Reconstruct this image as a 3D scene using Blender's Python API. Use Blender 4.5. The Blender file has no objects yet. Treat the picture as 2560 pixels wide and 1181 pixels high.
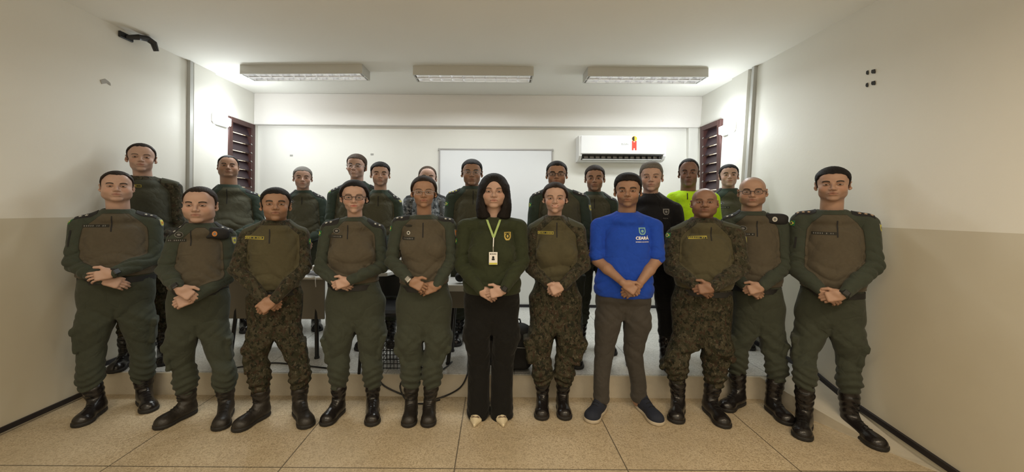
import bpy, math, random
import numpy as np
from mathutils import Vector, Matrix
from mathutils.bvhtree import BVHTree
C = bpy.context.scene.collection
PI = math.pi
FPX = 950.0; VX, VY = 1238.0, 525.0; ROLL = 0.0073
CAM = np.array([0.0, 0.0, 1.45])
# ---------------------------------------------------------------- camera, world, lights
cd = bpy.data.cameras.new('camera'); cam = bpy.data.objects.new('camera', cd); C.objects.link(cam)
cam.location = CAM; cam.rotation_euler = (PI/2, -ROLL, 0)
cd.sensor_width = 36; cd.lens = FPX/2560*36
cd.shift_x = (1280-VX)/2560; cd.shift_y = -(590.5-VY)/2560
cd.clip_start = .05
bpy.context.scene.camera = cam
sc = bpy.context.scene
sc.view_settings.view_transform = 'Standard'; sc.view_settings.look = 'None'
sc.view_settings.gamma = 1; sc.view_settings.use_curve_mapping = False
sc.view_settings.exposure = 0.14
sc.cycles.use_denoising = True
sc.cycles.max_bounces = 6; sc.cycles.diffuse_bounces = 4; sc.cycles.glossy_bounces = 3
sc.cycles.caustics_reflective = False; sc.cycles.caustics_refractive = False
sc.cycles.sample_clamp_indirect = 6
w = bpy.data.worlds.new('world'); sc.world = w; w.use_nodes = True
w.node_tree.nodes['Background'].inputs[0].default_value = (1.0, .86, .64, 1)
w.node_tree.nodes['Background'].inputs[1].default_value = 1.55
def area(name, loc, rot, sx, sy, power, col, spread=PI):
    l = bpy.data.lights.new(name, 'AREA'); l.shape = 'RECTANGLE'; l.size = sx; l.size_y = sy
    l.energy = power; l.color = col; l.spread = spread
    o = bpy.data.objects.new(name, l); C.objects.link(o); o.location = loc; o.rotation_euler = rot
    return o
# the rear half of the room, behind the photographer: dim warm ceiling tubes
area('rear_tube_light', (-1.9, .35, 2.86), (math.radians(6), 0, 0), 1.2, .2, 17, (1.0, .86, .64), math.radians(150))
area('rear_tube_light', (.1, .30, 2.86), (math.radians(6), 0, 0), 1.2, .2, 20, (1.0, .84, .62), math.radians(150))
area('rear_tube_light', (1.75, .35, 2.86), (math.radians(6), 0, 0), 1.2, .2, 26, (1.0, .80, .55), math.radians(150))
# emergency lamps on the side walls beside the windows
def lamp_light(loc, power):
    l = bpy.data.lights.new('emergency_lamp_light', 'POINT'); l.shadow_soft_size = .06; l.energy = power; l.color = (.90, .97, 1.0)
    o = bpy.data.objects.new('emergency_lamp_light', l); C.objects.link(o); o.location = loc
# tubes of the three ceiling fixtures, light thrown down between the louvres
for fx_, rz_ in ((-2.05, -2), (-.23, 0), (1.58, 0)):
    area('ceiling_tube_light', (fx_, 4.05, 2.845), (0, 0, math.radians(rz_)), 1.15, .17, 15, (.95, 1.0, .985), math.radians(165))
lamp_light((-2.94, 4.25, 2.44), 9)
lamp_light((2.44, 4.22, 2.38), 9)
# ---------------------------------------------------------------- pixel helpers
def ray(px, py):
    u, v = px-VX, py-VY
    c, s = math.cos(ROLL), math.sin(ROLL)
    return np.array([(u*c+v*s)/FPX, 1.0, -(-u*s+v*c)/FPX])
def at(px, py, Y):
    return CAM + ray(px, py)*Y
def onz(px, py, z):
    d = ray(px, py); t = (z-CAM[2])/d[2]
    return CAM + d*t
PLAT = .172; YSTEP = 2.94; YBACK = 5.0; ZC = 2.94; XL = -3.13; XR = 2.67
# ---------------------------------------------------------------- object helpers
def tag(o, label=None, cat=None, group=None, kind=None):
    if label: o['label'] = label
    if cat: o['category'] = cat
    if group: o['group'] = group
    if kind: o['kind'] = kind
    return o
def empty(name, loc=(0, 0, 0), rz=0):
    o = bpy.data.objects.new(name, None); C.objects.link(o); o.location = loc; o.rotation_euler = (0, 0, rz)
    o.empty_display_size = .1
    return o
def mesh_np(name, V, F, mat, parent=None, smooth=True, attrs=None, fmat=None):
    me = bpy.data.meshes.new(name)
    V = np.asarray(V, np.float32)
    if isinstance(F, np.ndarray):
        n = len(F); me.vertices.add(len(V)); me.vertices.foreach_set('co', V.ravel())
        me.loops.add(n*F.shape[1]); me.polygons.add(n)
        me.loops.foreach_set('vertex_index', F.astype(np.int32).ravel())
        me.polygons.foreach_set('loop_start', np.arange(n, dtype=np.int32)*F.shape[1])
        me.update(calc_edges=True)
    else:
        me.from_pydata([tuple(v) for v in V], [], F)
    if smooth: me.polygons.foreach_set('use_smooth', np.ones(len(me.polygons), bool))
    mats = mat if isinstance(mat, (list, tuple)) else [mat]
    for m in mats: me.materials.append(m)
    if fmat is not None: me.polygons.foreach_set('material_index', np.asarray(fmat, np.int32))
    for k, v in (attrs or {}).items():
        if v.ndim == 1:
            a = me.attributes.new(k, 'FLOAT', 'POINT'); a.data.foreach_set('value', v.astype(np.float32))
        else:
            a = me.attributes.new(k, 'FLOAT_VECTOR', 'POINT'); a.data.foreach_set('vector', v.astype(np.float32).ravel())
    me.update()
    o = bpy.data.objects.new(name, me); C.objects.link(o)
    if parent is not None: o.parent = parent
    return o
class MB:
    def __init__(s): s.v = []; s.f = []; s.m = []; s.cm = 0
    def add(s, vs, fs):
        b = len(s.v); s.v += [tuple(v) for v in vs]; s.f += [tuple(b+i for i in f) for f in fs]; s.m += [s.cm]*len(fs)
        return s
    def box(s, x0, x1, y0, y1, z0, z1, M=None, bev=0):
        if bev:
            b = min(bev, (x1-x0)*.49, (y1-y0)*.49, (z1-z0)*.49)
            vs = []; idx = {}
            for i, X in enumerate((x0, x1)):
                for j, Y in enumerate((y0, y1)):
                    for k, Z in enumerate((z0, z1)):
                        sx, sy, sz = (1, -1)[i], (1, -1)[j], (1, -1)[k]
                        for a in range(3):
                            p = [X, Y, Z]
                            if a != 0: p[0] += sx*b
                            if a != 1: p[1] += sy*b
                            if a != 2: p[2] += sz*b
                            idx[i, j, k, a] = len(vs); vs.append(p)
            fs = []
            for a in range(3):
                o = [q for q in range(3) if q != a]
                for s_ in (0, 1):
                    def K(p, q):
                        t = [0, 0, 0]; t[a] = s_; t[o[0]] = p; t[o[1]] = q
                        return idx[t[0], t[1], t[2], a]
                    fs.append((K(0, 0), K(1, 0), K(1, 1), K(0, 1)))
            for a in range(3):          # edge along a
                o = [q for q in range(3) if q != a]
                for p in (0, 1):
                    for q in (0, 1):
                        t0 = [0]*3; t0[a] = 0; t0[o[0]] = p; t0[o[1]] = q; t1 = list(t0); t1[a] = 1
                        fs.append((idx[(*t0, o[0])], idx[(*t1, o[0])], idx[(*t1, o[1])], idx[(*t0, o[1])]))
            for i in (0, 1):
                for j in (0, 1):
                    for k in (0, 1): fs.append((idx[i, j, k, 0], idx[i, j, k, 1], idx[i, j, k, 2]))
        else:
            vs = [(x, y, z) for x in (x0, x1) for y in (y0, y1) for z in (z0, z1)]
            fs = [(0, 1, 3, 2), (4, 6, 7, 5), (0, 4, 5, 1), (2, 3, 7, 6), (0, 2, 6, 4), (1, 5, 7, 3)]
        if M is not None: vs = [tuple(M @ Vector(v)) for v in vs]
        return s.add(vs, fs)
    def tube(s, pts, r, n=8, closed=False):
        pts = [Vector(p) for p in pts]; N = len(pts); rr = r if isinstance(r, (list, tuple)) else [r]*N
        up = Vector((0, 0, 1)); vs = []
        for i, p in enumerate(pts):
            a = pts[(i-1) % N] if (closed or i > 0) else p; b = pts[(i+1) % N] if (closed or i < N-1) else p
            t = (b-a).normalized()
            x = t.cross(up)
            if x.length < .05: x = t.cross(Vector((1, 0, 0)))
            x.normalize(); y = x.cross(t)
            for k in range(n):
                an = 2*PI*k/n; vs.append(p+(x*math.cos(an)+y*math.sin(an))*rr[i])
        fs = []
        for i in range(N if closed else N-1):
            j = (i+1) % N
            for k in range(n): fs.append((i*n+k, i*n+(k+1) % n, j*n+(k+1) % n, j*n+k))
        if not closed: fs += [tuple(range(n))[::-1], tuple((N-1)*n+k for k in range(n))]
        return s.add(vs, fs)
    def disc(s, c, r, axis='y', h=.002, n=20, r2=None):
        c = Vector(c); r2 = r2 or r
        ex, ey, ez = {'y': (Vector((1, 0, 0)), Vector((0, 0, 1)), Vector((0, -1, 0))), 'x': (Vector((0, 1, 0)), Vector((0, 0, 1)), Vector((1, 0, 0))), 'z': (Vector((1, 0, 0)), Vector((0, 1, 0)), Vector((0, 0, 1)))}[axis]
        vs = [c+ex*r*math.cos(2*PI*k/n)+ey*r2*math.sin(2*PI*k/n) for k in range(n)]
        vs += [v+ez*h for v in vs]
        return s.add(vs, [tuple(range(n))[::-1], tuple(range(n, 2*n))]+[(k, (k+1) % n, n+(k+1) % n, n+k) for k in range(n)])
    def build(s, name, mat, parent=None, smooth=False):
        return mesh_np(name, s.v, s.f, mat, parent, smooth, fmat=s.m if isinstance(mat, (list, tuple)) else None)
# ---------------------------------------------------------------- materials
def mat(name, col, rough=.6, metal=0, emit=None, estr=0, bump=0, bscale=60, var=0, vscale=8, spec=.5, sheen=0):
    m = bpy.data.materials.new(name); m.use_nodes = True; nt = m.node_tree; b = nt.nodes['Principled BSDF']
    b.inputs['Base Color'].default_value = (*col, 1); b.inputs['Roughness'].default_value = rough
    b.inputs['Metallic'].default_value = metal; b.inputs['Specular IOR Level'].default_value = spec
    b.inputs['Sheen Weight'].default_value = sheen
    if emit: b.inputs['Emission Color'].default_value = (*emit, 1); b.inputs['Emission Strength'].default_value = estr
    if bump or var:
        tc = nt.nodes.new('ShaderNodeTexCoord')
    if bump:
        n = nt.nodes.new('ShaderNodeTexNoise'); n.inputs['Scale'].default_value = bscale; n.inputs['Detail'].default_value = 4
        bp = nt.nodes.new('ShaderNodeBump'); bp.inputs['Strength'].default_value = bump; bp.inputs['Distance'].default_value = .01
        nt.links.new(tc.outputs['Object'], n.inputs['Vector']); nt.links.new(n.outputs['Fac'], bp.inputs['Height']); nt.links.new(bp.outputs[0], b.inputs['Normal'])
    if var:
        n = nt.nodes.new('ShaderNodeTexNoise'); n.inputs['Scale'].default_value = vscale; n.inputs['Detail'].default_value = 5
        mx = nt.nodes.new('ShaderNodeMix'); mx.data_type = 'RGBA'
        mx.inputs[6].default_value = (*[c*(1-var) for c in col], 1); mx.inputs[7].default_value = (*[min(1, c*(1+var)) for c in col], 1)
        nt.links.new(tc.outputs['Object'], n.inputs['Vector']); nt.links.new(n.outputs['Fac'], mx.inputs[0]); nt.links.new(mx.outputs[2], b.inputs['Base Color'])
    return m
class NG:
    """tiny node-graph builder"""
    def __init__(s, name):
        s.m = bpy.data.materials.new(name); s.m.use_nodes = True; s.nt = s.m.node_tree; s.b = s.nt.nodes['Principled BSDF']
    def n(s, t, **k):
        x = s.nt.nodes.new(t)
        for a, b in k.items(): setattr(x, a, b)
        return x
    def put(s, sock, v):
        if isinstance(v, (int, float)): sock.default_value = v
        elif isinstance(v, (tuple, list)): sock.default_value = (*v, 1) if len(v) == 3 and sock.type == 'RGBA' else v
        else: s.nt.links.new(v, sock)
    def math(s, op, a, b=0.0, c=None):
        x = s.n('ShaderNodeMath', operation=op); s.put(x.inputs[0], a); s.put(x.inputs[1], b)
        if c is not None: s.put(x.inputs[2], c)
        return x.outputs[0]
    def mix(s, f, a, b):
        x = s.n('ShaderNodeMix', data_type='RGBA'); s.put(x.inputs[0], f); s.put(x.inputs[6], a); s.put(x.inputs[7], b)
        return x.outputs[2]
    def step(s, v, lo, hi):
        x = s.n('ShaderNodeMapRange'); x.interpolation_type = 'SMOOTHSTEP'; s.put(x.inputs[0], v); s.put(x.inputs[1], lo); s.put(x.inputs[2], hi)
        return x.outputs[0]
    def attr(s, name, out='Fac'):
        x = s.n('ShaderNodeAttribute'); x.attribute_name = name; return x.outputs[out]
    def coord(s, w='Object'):
        return s.n('ShaderNodeTexCoord').outputs[w]
    def sep(s, v):
        x = s.n('ShaderNodeSeparateXYZ'); s.put(x.inputs[0], v); return x.outputs
    def noise(s, vec, scale, detail=3, rough=.5):
        x = s.n('ShaderNodeTexNoise'); s.put(x.inputs['Vector'], vec); x.inputs['Scale'].default_value = scale; x.inputs['Detail'].default_value = detail; x.inputs['Roughness'].default_value = rough
        return x.outputs['Fac']
    def bump(s, h, strength=.3, dist=.01):
        x = s.n('ShaderNodeBump'); x.inputs['Strength'].default_value = strength; x.inputs['Distance'].default_value = dist
        s.put(x.inputs['Height'], h); s.nt.links.new(x.outputs[0], s.b.inputs['Normal'])
    def out(s, col=None, rough=None, spec=None):
        if col is not None: s.put(s.b.inputs['Base Color'], col)
        if rough is not None: s.put(s.b.inputs['Roughness'], rough)
        if spec is not None: s.b.inputs['Specular IOR Level'].default_value = spec
        return s.m
def wall_mat(name, zline, up=(.76, .75, .70), low=(.60, .565, .47)):
    g = NG(name); co = g.coord(); z = g.sep(co)[2]
    nz = g.noise(co, 3.0, 5); nz2 = g.noise(co, 40, 4)
    u = g.mix(nz, tuple(c*.95 for c in up), up); l = g.mix(nz, tuple(c*.9 for c in low), low)
    f = g.math('GREATER_THAN', z, zline)
    g.bump(nz2, .12, .004)
    return g.out(g.mix(f, l, u), g.math('ADD', .42, g.math('MULTIPLY', f, .12)))
M_WALL_L = wall_mat('left_wall_paint', 1.372); M_WALL_R = wall_mat('right_wall_paint', 1.352)
M_WALL_B = wall_mat('back_wall_paint', -1, up=(.80, .79, .75))
M_BEAM = mat('beam_paint', (.78, .755, .73), .6, bump=.1, bscale=40)
M_CEIL = mat('ceiling_paint', (.80, .79, .74), .8, bump=.08, bscale=30, var=.03, vscale=2)
def terrazzo(name, base, dark, light, rough, x0=0, sp=.967, y0=None, ysp=3.0, line=.0035):
    g = NG(name); co = g.coord(); X, Y, Z = g.sep(co)
    v = g.n('ShaderNodeTexVoronoi'); v.inputs['Scale'].default_value = 190; g.put(v.inputs['Vector'], co)
    sr = g.sep(v.outputs['Color'])[0]
    v2 = g.n('ShaderNodeTexVoronoi'); v2.inputs['Scale'].default_value = 85; g.put(v2.inputs['Vector'], co); sr2 = g.sep(v2.outputs['Color'])[1]
    n1 = g.noise(co, 1.6, 6, .6); n2 = g.noise(co, 160, 2); n3 = g.noise(co, 7, 4)
    c = g.mix(g.math('MULTIPLY', g.step(sr, .5, .95), .8), base, light)
    c = g.mix(g.math('MULTIPLY', g.step(sr, .38, .05), .8), c, dark)
    c = g.mix(g.math('MULTIPLY', g.step(sr2, .80, .86), .45), c, dark)
    c = g.mix(g.math('MULTIPLY', g.step(n1, .35, .7), .35), c, tuple(q*.72 for q in base))
    c = g.mix(g.math('MULTIPLY', g.step(n3, .5, .75), .22), c, tuple(q*.62 for q in base))
    def lines(A, a0, p):
        t = g.math('DIVIDE', g.math('SUBTRACT', A, a0), p)
        fr = g.math('ABSOLUTE', g.math('SUBTRACT', t, g.math('ROUND', t)))
        return g.math('LESS_THAN', fr, line/p)
    ln = lines(X, x0, sp)
    if y0 is not None: ln = g.math('MAXIMUM', ln, lines(Y, y0, ysp))
    c = g.mix(g.math('MULTIPLY', ln, .75), c, (.03, .025, .02))
    g.bump(n2, .08, .002)
    return g.out(c, g.math('ADD', rough, g.math('MULTIPLY', n3, .2)))
M_FLOOR = terrazzo('terrazzo_floor', (.52, .43, .30), (.33, .26, .17), (.62, .53, .38), .34, -.217, .967, 2.125, .967)
M_PLAT = terrazzo('platform_terrazzo', (.66, .65, .62), (.46, .45, .42), (.78, .77, .74), .10, .16, 1.0, 3.96, 1.0, .002)
M_RISER = mat('riser_cement', (.56, .51, .42), .7, bump=.3, bscale=25, var=.18, vscale=7)
M_RAMP = mat('ramp_cement', (.50, .46, .38), .75, bump=.3, bscale=25, var=.2, vscale=5)
M_BLACKTRIM = mat('black_trim_paint', (.012, .010, .014), .45)
M_PIPE = mat('pipe_paint', (.42, .42, .40), .5)
M_WOOD = mat('dark_red_wood', (.055, .019, .016), .42, bump=.15, bscale=30, var=.3, vscale=14)
M_SLAT = mat('smoked_louvre_glass', (.040, .024, .030), .38, spec=.4)
M_METAL = mat('bright_metal', (.75, .75, .75), .3, 1)
M_ALU = mat('aluminium', (.42, .42, .44), .4, .8)
M_WHITE = mat('white_plastic', (.80, .80, .80), .35)
M_WBOARD = mat('whiteboard_enamel', (.80, .82, .86), .22)
M_BLACK = mat('black_plastic', (.012, .012, .013), .4)
M_RUBBER = mat('black_rubber', (.010, .010, .011), .6)
M_LAMP = mat('lit_lamp_lens', (1, 1, 1), .5, emit=(.92, .98, 1.0), estr=45)
M_TUBE = mat('lit_tube', (1, 1, 1), .5, emit=(1, .98, .95), estr=5)
M_FIXT = mat('fixture_enamel', (.52, .52, .49), .5)
M_MIRROR = mat('fixture_reflector', (.85, .85, .85), .16, 1, bump=.3, bscale=12)
M_TABLE = mat('table_top_laminate', (.74, .74, .73), .35)
M_PANEL = mat('modesty_panel', (.22, .20, .165), .55)
# ---------------------------------------------------------------- the room
def plane_obj(name, pts, m, solid=None):
    o = mesh_np(name, pts, [tuple(range(len(pts)))], m, smooth=False); tag(o, kind='structure'); return o
def box_obj(name, x0, x1, y0, y1, z0, z1, m, bev=0, kind='structure', parent=None):
    o = MB().box(x0, x1, y0, y1, z0, z1, bev=bev).build(name, m, parent)
    if parent is None and kind: tag(o, kind=kind)
    return o
YB = -2.6
XRB = 2.50                      # the right wall leans: its foot stands a little further in
box_obj('floor', XL-.2, XR+.2, YB, YBACK+.2, -.12, 0, M_FLOOR)
g = MB(); g.cm = 0; g.box(XL-.05, XR+.05, YSTEP+.012, YBACK+.1, -.02, PLAT)
pl = g.build('floor_platform', M_PLAT); tag(pl, kind='structure')
box_obj('trim_1', XL-.02, 2.10, YSTEP, YSTEP+.012, 0, PLAT-.004, M_RISER)
# cement ramp in the right corner
rp = MB(); top = [(2.06, YSTEP, PLAT-.004), (2.75, YSTEP+.04, PLAT+.002), (2.75, 2.72, .11), (2.75, 2.0, .012), (2.50, 2.10, .004), (2.40, 2.28, .004), (2.31, 2.45, .004), (2.22, 2.65, .004), (2.12, 2.86, .01)]
bot = [(x, y, -.02) for x, y, z in top]
n = len(top); rp.add(top+bot, [tuple(range(n))[::-1], tuple(range(n, 2*n))]+[(i, (i+1) % n, n+(i+1) % n, n+i) for i in range(n)])
tag(rp.build('floor_ramp', M_RAMP), kind='structure')
box_obj('ceiling', XL-.2, XR+.2, YB, YBACK+.2, ZC, ZC+.12, M_CEIL)
box_obj('wall_back', XL-.2, XR+.2, YBACK, YBACK+.12, -.1, ZC+.05, M_WALL_B)
# left wall, with a window hole
WL0, WL1, WLZ0, WLZ1 = 4.44, 4.93, 1.66, 2.53
WR0, WR1, WRZ0, WRZ1 = 4.42, 4.86, 1.66, 2.53
def side_wall(name, s, m, y0, y1, z0, z1, lean):
    mb = MB()
    X = (lambda z: XL) if s < 0 else (lambda z: XRB+(XR-XRB)*max(0, z)/ZC)
    def quadbox(ya, yb, za, zb):
        vs = []
        for y in (ya, yb):
            for z in (za, zb):
                vs += [(X(z), y, z), (X(z)+s*.15, y, z)]
        mb.add(vs, [(0, 2, 6, 4), (1, 5, 7, 3), (0, 4, 5, 1), (2, 3, 7, 6), (0, 1, 3, 2), (4, 6, 7, 5)])
    for ya, yb, za, zb in ((YB, y0, -.1, ZC+.05), (y1, YBACK+.1, -.1, ZC+.05), (y0, y1, -.1, z0), (y0, y1, z1, ZC+.05)):
        quadbox(ya, yb, za, zb)
    tag(mb.build(name, m), kind='structure')
    return X
XLf = side_wall('wall_left', -1, M_WALL_L, WL0, WL1, WLZ0, WLZ1, 0)
XRf = side_wall('wall_right', 1, M_WALL_R, WR0, WR1, WRZ0, WRZ1, 1)
box_obj('wall_rear', XL-.2, XR+.2, YB-.12, YB, -.1, .9, M_WALL_L)
# beam over the back wall
box_obj('trim_2', XL, XR, YBACK-.085, YBACK, 2.535, ZC, M_BEAM, .004)
box_obj('trim_3', XR-.16, XR+.02, YBACK-.06, YBACK, PLAT, 2.535, M_WALL_B, .003)
# pilasters and pipes on the side walls
box_obj('trim_4', XL-.02, XL+.03, 3.90, 4.20, PLAT, ZC, M_WALL_L, .002)
def rbar(name, y0, y1, th, z0, z1, m):
    vs = []
    for y in (y0, y1):
        for z in (z0, z1): vs += [(XRf(z)-th, y, z), (XRf(z)+.02, y, z)]
    tag(MB().add(vs, [(0, 2, 6, 4), (1, 5, 7, 3), (0, 4, 5, 1), (2, 3, 7, 6), (0, 1, 3, 2), (4, 6, 7, 5)]).build(name, m), kind='structure')
rbar('trim_5', 3.98, 4.25, .03, PLAT, ZC, M_WALL_R)
tag(MB().box(XL, XL+.035, 3.845, 3.885, PLAT, ZC).build('conduit_pipe', M_PIPE), 'grey square conduit running floor to ceiling on the left wall', 'pipe')
vs = []
for y in (3.88, 3.915):
    for z in (PLAT, ZC): vs += [(XRf(z)-.035, y, z), (XRf(z), y, z)]
tag(MB().add(vs, [(0, 2, 6, 4), (1, 5, 7, 3), (0, 4, 5, 1), (2, 3, 7, 6), (0, 1, 3, 2), (4, 6, 7, 5)]).build('conduit_pipe', M_PIPE), 'grey conduit running up the right wall beside the lamp', 'pipe')
# black painted baseboards
bl = MB(); bl.box(XL, XL+.012, YB, YSTEP, .012, .045); bl.box(XL, XL+.012, YSTEP, YBACK, PLAT, PLAT+.035)
tag(bl.build('baseboard_left', M_BLACKTRIM), kind='structure')
tag(MB().box(XL, XR, YBACK-.012, YBACK, PLAT, PLAT+.035).build('baseboard_back', M_BLACKTRIM), kind='structure')
br = MB()
prof = [(YB, 0), (2.0, .015), (2.72, .105), (YSTEP+.04, PLAT), (YBACK, PLAT)]
for (ya, za), (yb, zb) in zip(prof, prof[1:]):
    vs = []
    for y, z in ((ya, za), (yb, zb)):
        for dz in (0, .034): vs += [(XRf(z)-.012, y, z+dz+.006), (XRf(z)+.01, y, z+dz+.006)]
    br.add(vs, [(0, 2, 6, 4), (1, 5, 7, 3), (0, 4, 5, 1), (2, 3, 7, 6), (0, 1, 3, 2), (4, 6, 7, 5)])
tag(br.build('baseboard_right', M_BLACKTRIM), kind='structure')
# louvred windows in dark wood
def window(name, s, y0, y1, z0, z1):
    Xm = (XLf((z0+z1)/2) if s < 0 else XRf((z0+z1)/2))
    root = empty(name, (Xm, (y0+y1)/2, z0)); tag(root, kind='structure')
    W = (y1-y0)/2; H = z1-z0
    f = MB(); fw = .045; a, b = (-.09, .012)
    if s > 0: a, b = -.012, .09
    for q in ((-W, -W+fw, 0, H), (W-fw, W, 0, H), (-W+fw, W-fw, H-fw-.015, H), (-W+fw, W-fw, 0, fw)):
        f.box(a, b, q[0], q[1], q[2], q[3], bev=.004)
    f.box(a*.6, b*.6, -W+fw, -W+fw+.03, fw, H-fw); f.box(a*.6, b*.6, W-fw-.03, W-fw, fw, H-fw)
    f.build('window_frame', M_WOOD, root)
    nS = 7; p = (H-2*fw-.02)/nS
    for i in range(nS):
        zc = fw+.01+p*(i+.5)
        M = Matrix.Translation((s*.035, 0, zc)) @ Matrix.Rotation(s*math.radians(22), 4, 'Y')
        MB().box(-.003, .003, -W+fw+.03, W-fw-.03, -p*.53, p*.53, M).build('louvre_slat', M_SLAT, root)
        k = MB(); k.tube([(s*.01-s*.025, W-fw-.05, zc-.4*p), (s*.01-s*.03, W-fw-.035, zc-.5*p), (s*.02, W-fw-.02, zc-.52*p)], .005, 6)
        k.build('louvre_clip', M_METAL, root)
window('window_1', -1, WL0, WL1, WLZ0, WLZ1)
window('window_2', 1, WR0, WR1, WRZ0, WRZ1)
# emergency lamps
def emergency_lamp(loc, s, label):
    r = empty('emergency_lamp', loc); tag(r, label, 'lamp', 'emergency lamps beside the windows')
    b = MB(); b.box(-.03 if s < 0 else -.03, .03, -.13, .13, -.06, .06, bev=.022); b.build('lamp_body', M_WHITE, r)
    x = -s*.031
    d = MB(); d.box(min(x, x-s*.012), max(x, x-s*.012), -.03 if s > 0 else -.115, .115 if s > 0 else .115, -.043, .043, bev=.005)
    d.build('lamp_lens', M_LAMP, r)
    k = MB(); k.disc((-s*.03, -.09, .012), .012, 'x', -s*.006); 
    if s > 0: k.build('test_button', M_PIPE, r)
emergency_lamp((XL+.035, 4.27, 2.435), -1, 'lit white emergency lamp on left wall beside the louvred window')
emergency_lamp((XRf(2.38)-.035, 4.25, 2.375), 1, 'lit white emergency lamp on right wall beside the louvred window')
# ceiling fixtures
def ceiling_light(x0, x1, y, rz, label):
    L = (x1-x0); D = .225; Hh = .095
    r = empty('ceiling_light', ((x0+x1)/2, y+D/2, ZC), rz); tag(r, label, 'ceiling light', 'louvred ceiling fixtures')
    b = MB(); h = L/2
    b.box(-h, h, -D/2, -D/2+.012, -Hh, 0); b.box(-h, h, D/2-.012, D/2, -Hh, 0)
    b.box(-h, -h+.012, -D/2+.012, D/2-.012, -Hh, 0); b.box(h-.012, h, -D/2+.012, D/2-.012, -Hh, 0); b.box(-h+.012, h-.012, -D/2+.012, D/2-.012, -.012, 0)
    b.build('housing', M_FIXT, r)
    m = MB()     # curved reflector troughs
    for c in (-D/4, D/4):
        n = 8; w2 = D/4-.012
        vs = []
        for xx in (-h+.02, h-.02):
            for i in range(n+1):
                a = PI*i/n; vs.append((xx, c-w2*math.cos(a), -Hh+.01+.07*math.sin(a)))
        m.add(vs, [(i, i+1, n+2+i, n+1+i) for i in range(n)])
    m.build('reflector', M_MIRROR, r, True)
    l = MB(); nl = 10
    for i in range(nl+1):
        xx = -h+.03+(L-.06)*i/nl
        l.box(xx-.0015, xx+.0015, -D/2+.014, D/2-.014, -Hh+.001, -Hh+.035)
    l.box(-h+.012, h-.012, -.006, .006, -Hh, -Hh+.03)
    l.build('louvre', M_WHITE, r)
    for c in (-D/4, D/4):
        t = MB(); t.tube([(-h+.05, c, -Hh+.055), (h-.05, c, -Hh+.055)], .013, 10); t.build('tube', M_TUBE, r, True)
def fx(px, py): return at(px, py, 3.95)[0]
ceiling_light(fx(600, 165), fx(910, 165), 3.93, math.radians(-2), 'louvred ceiling light nearest the left wall')
ceiling_light(fx(1033, 165), fx(1334, 165), 3.94, 0, 'middle one of three louvred ceiling lights')
ceiling_light(fx(1469, 165), fx(1770, 165), 3.94, 0, 'louvred ceiling light nearest the right wall')
# whiteboard
def tx(px, py, Y): return at(px, py, Y)
p0 = at(1097, 371, 4.97); p1 = at(1382, 374, 4.97)
r = empty('whiteboard', ((p0[0]+p1[0])/2, YBACK-.004, p0[2]-1.05)); tag(r, 'wide whiteboard in thin aluminium frame on the back wall', 'whiteboard')
hw = (p1[0]-p0[0])/2
MB().box(-hw+.01, hw-.01, -.014, 0, .01, 1.04).build('board', M_WBOARD, r)
f = MB(); f.box(-hw, hw, -.022, -.001, 1.03, 1.05, bev=.004); f.box(-hw, hw, -.022, -.001, 0, .02, bev=.004); f.box(-hw, -hw+.018, -.0215, -.001, .015, 1.04, bev=.004); f.box(hw-.018, hw, -.0215, -.001, .015, 1.04, bev=.004)
f.build('frame', M_ALU, r)
for sx in (-1, 1): MB().box(sx*hw-.012, sx*hw+.012, -.026, -.001, 1.02, 1.056, bev=.008).build('corner_cap', M_PIPE, r)
# wall air conditioner
q0 = at(1450, 336, 4.75); q1 = at(1669, 402, 4.75); wa = q1[0]-q0[0]; ha = q0[2]-q1[2]
r = empty('air_conditioner', ((q0[0]+q1[0])/2, YBACK-.001, q1[2])); tag(r, 'white split air conditioner with red ribbon sticker on back wall', 'air conditioner')
h = wa/2
pts = [(0, 0), (-.10, .0), (-.17, .025), (-.205, .06), (-.215, ha*.55), (-.205, ha-.02), (-.18, ha), (0, ha)]
b = MB()
for xa, xb in ((-h, -h+.035), (h-.035, h)):
    vs = [(xa, y*.96, z) for y, z in pts]+[(xb, y, z) for y, z in pts] if xa < 0 else [(xa, y, z) for y, z in pts]+[(xb, y*.96, z) for y, z in pts]
    n = len(pts); b.add(vs, [tuple(range(n)), tuple(range(n, 2*n))[::-1]]+[(i, n+i, n+(i+1) % n, (i+1) % n) for i in range(n)])
pb = [(0, 0), (-.10, 0), (-.13, .012), (-.10, .045), (-.10, .08), (-.2, .085), (-.2, ha-.02), (-.18, ha), (0, ha)]
n = len(pb); vs = [(-h+.035, y, z) for y, z in pb]+[(h-.035, y, z) for y, z in pb]
b.add(vs, [tuple(range(n)), tuple(range(n, 2*n))[::-1]]+[(i, n+i, n+(i+1) % n, (i+1) % n) for i in range(n)])
b.build('casing', M_WHITE, r)
fp = MB(); fp.box(-h+.02, h-.02, -.222, -.2, .083, ha-.008, bev=.008); fp.build('front_panel', mat('glossy_white_panel', (.86, .86, .88), .18), r)
v = MB(); v.box(-h+.05, h-.05, -.19, -.10, .068, .082); v.box(-h+.05, h-.05, -.16, -.115, .03, .036, Matrix.Identity(4))
for i in range(14):
    x = -h+.07+(wa-.14)*i/13; v.box(x-.002, x+.002, -.17, -.10, .02, .07)
v.build('air_vent', M_BLACK, r)
fl = MB(); fl.box(-h+.05, h-.05, -.185, -.14, .012, .018, Matrix.Translation((0, 0, .004))); fl.build('vent_flap', M_WHITE, r)
ax = lambda px, py: (at(px, py, 4.775)[0]-r.location[0], at(px, py, 4.775)[2]-r.location[2])
M_RED = mat('ribbon_red', (.85, .06, .03), .5); M_YEL = mat('sticker_yellow', (.9, .55, .04), .5)
sx_, sz_ = ax(1586, 347)
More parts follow.
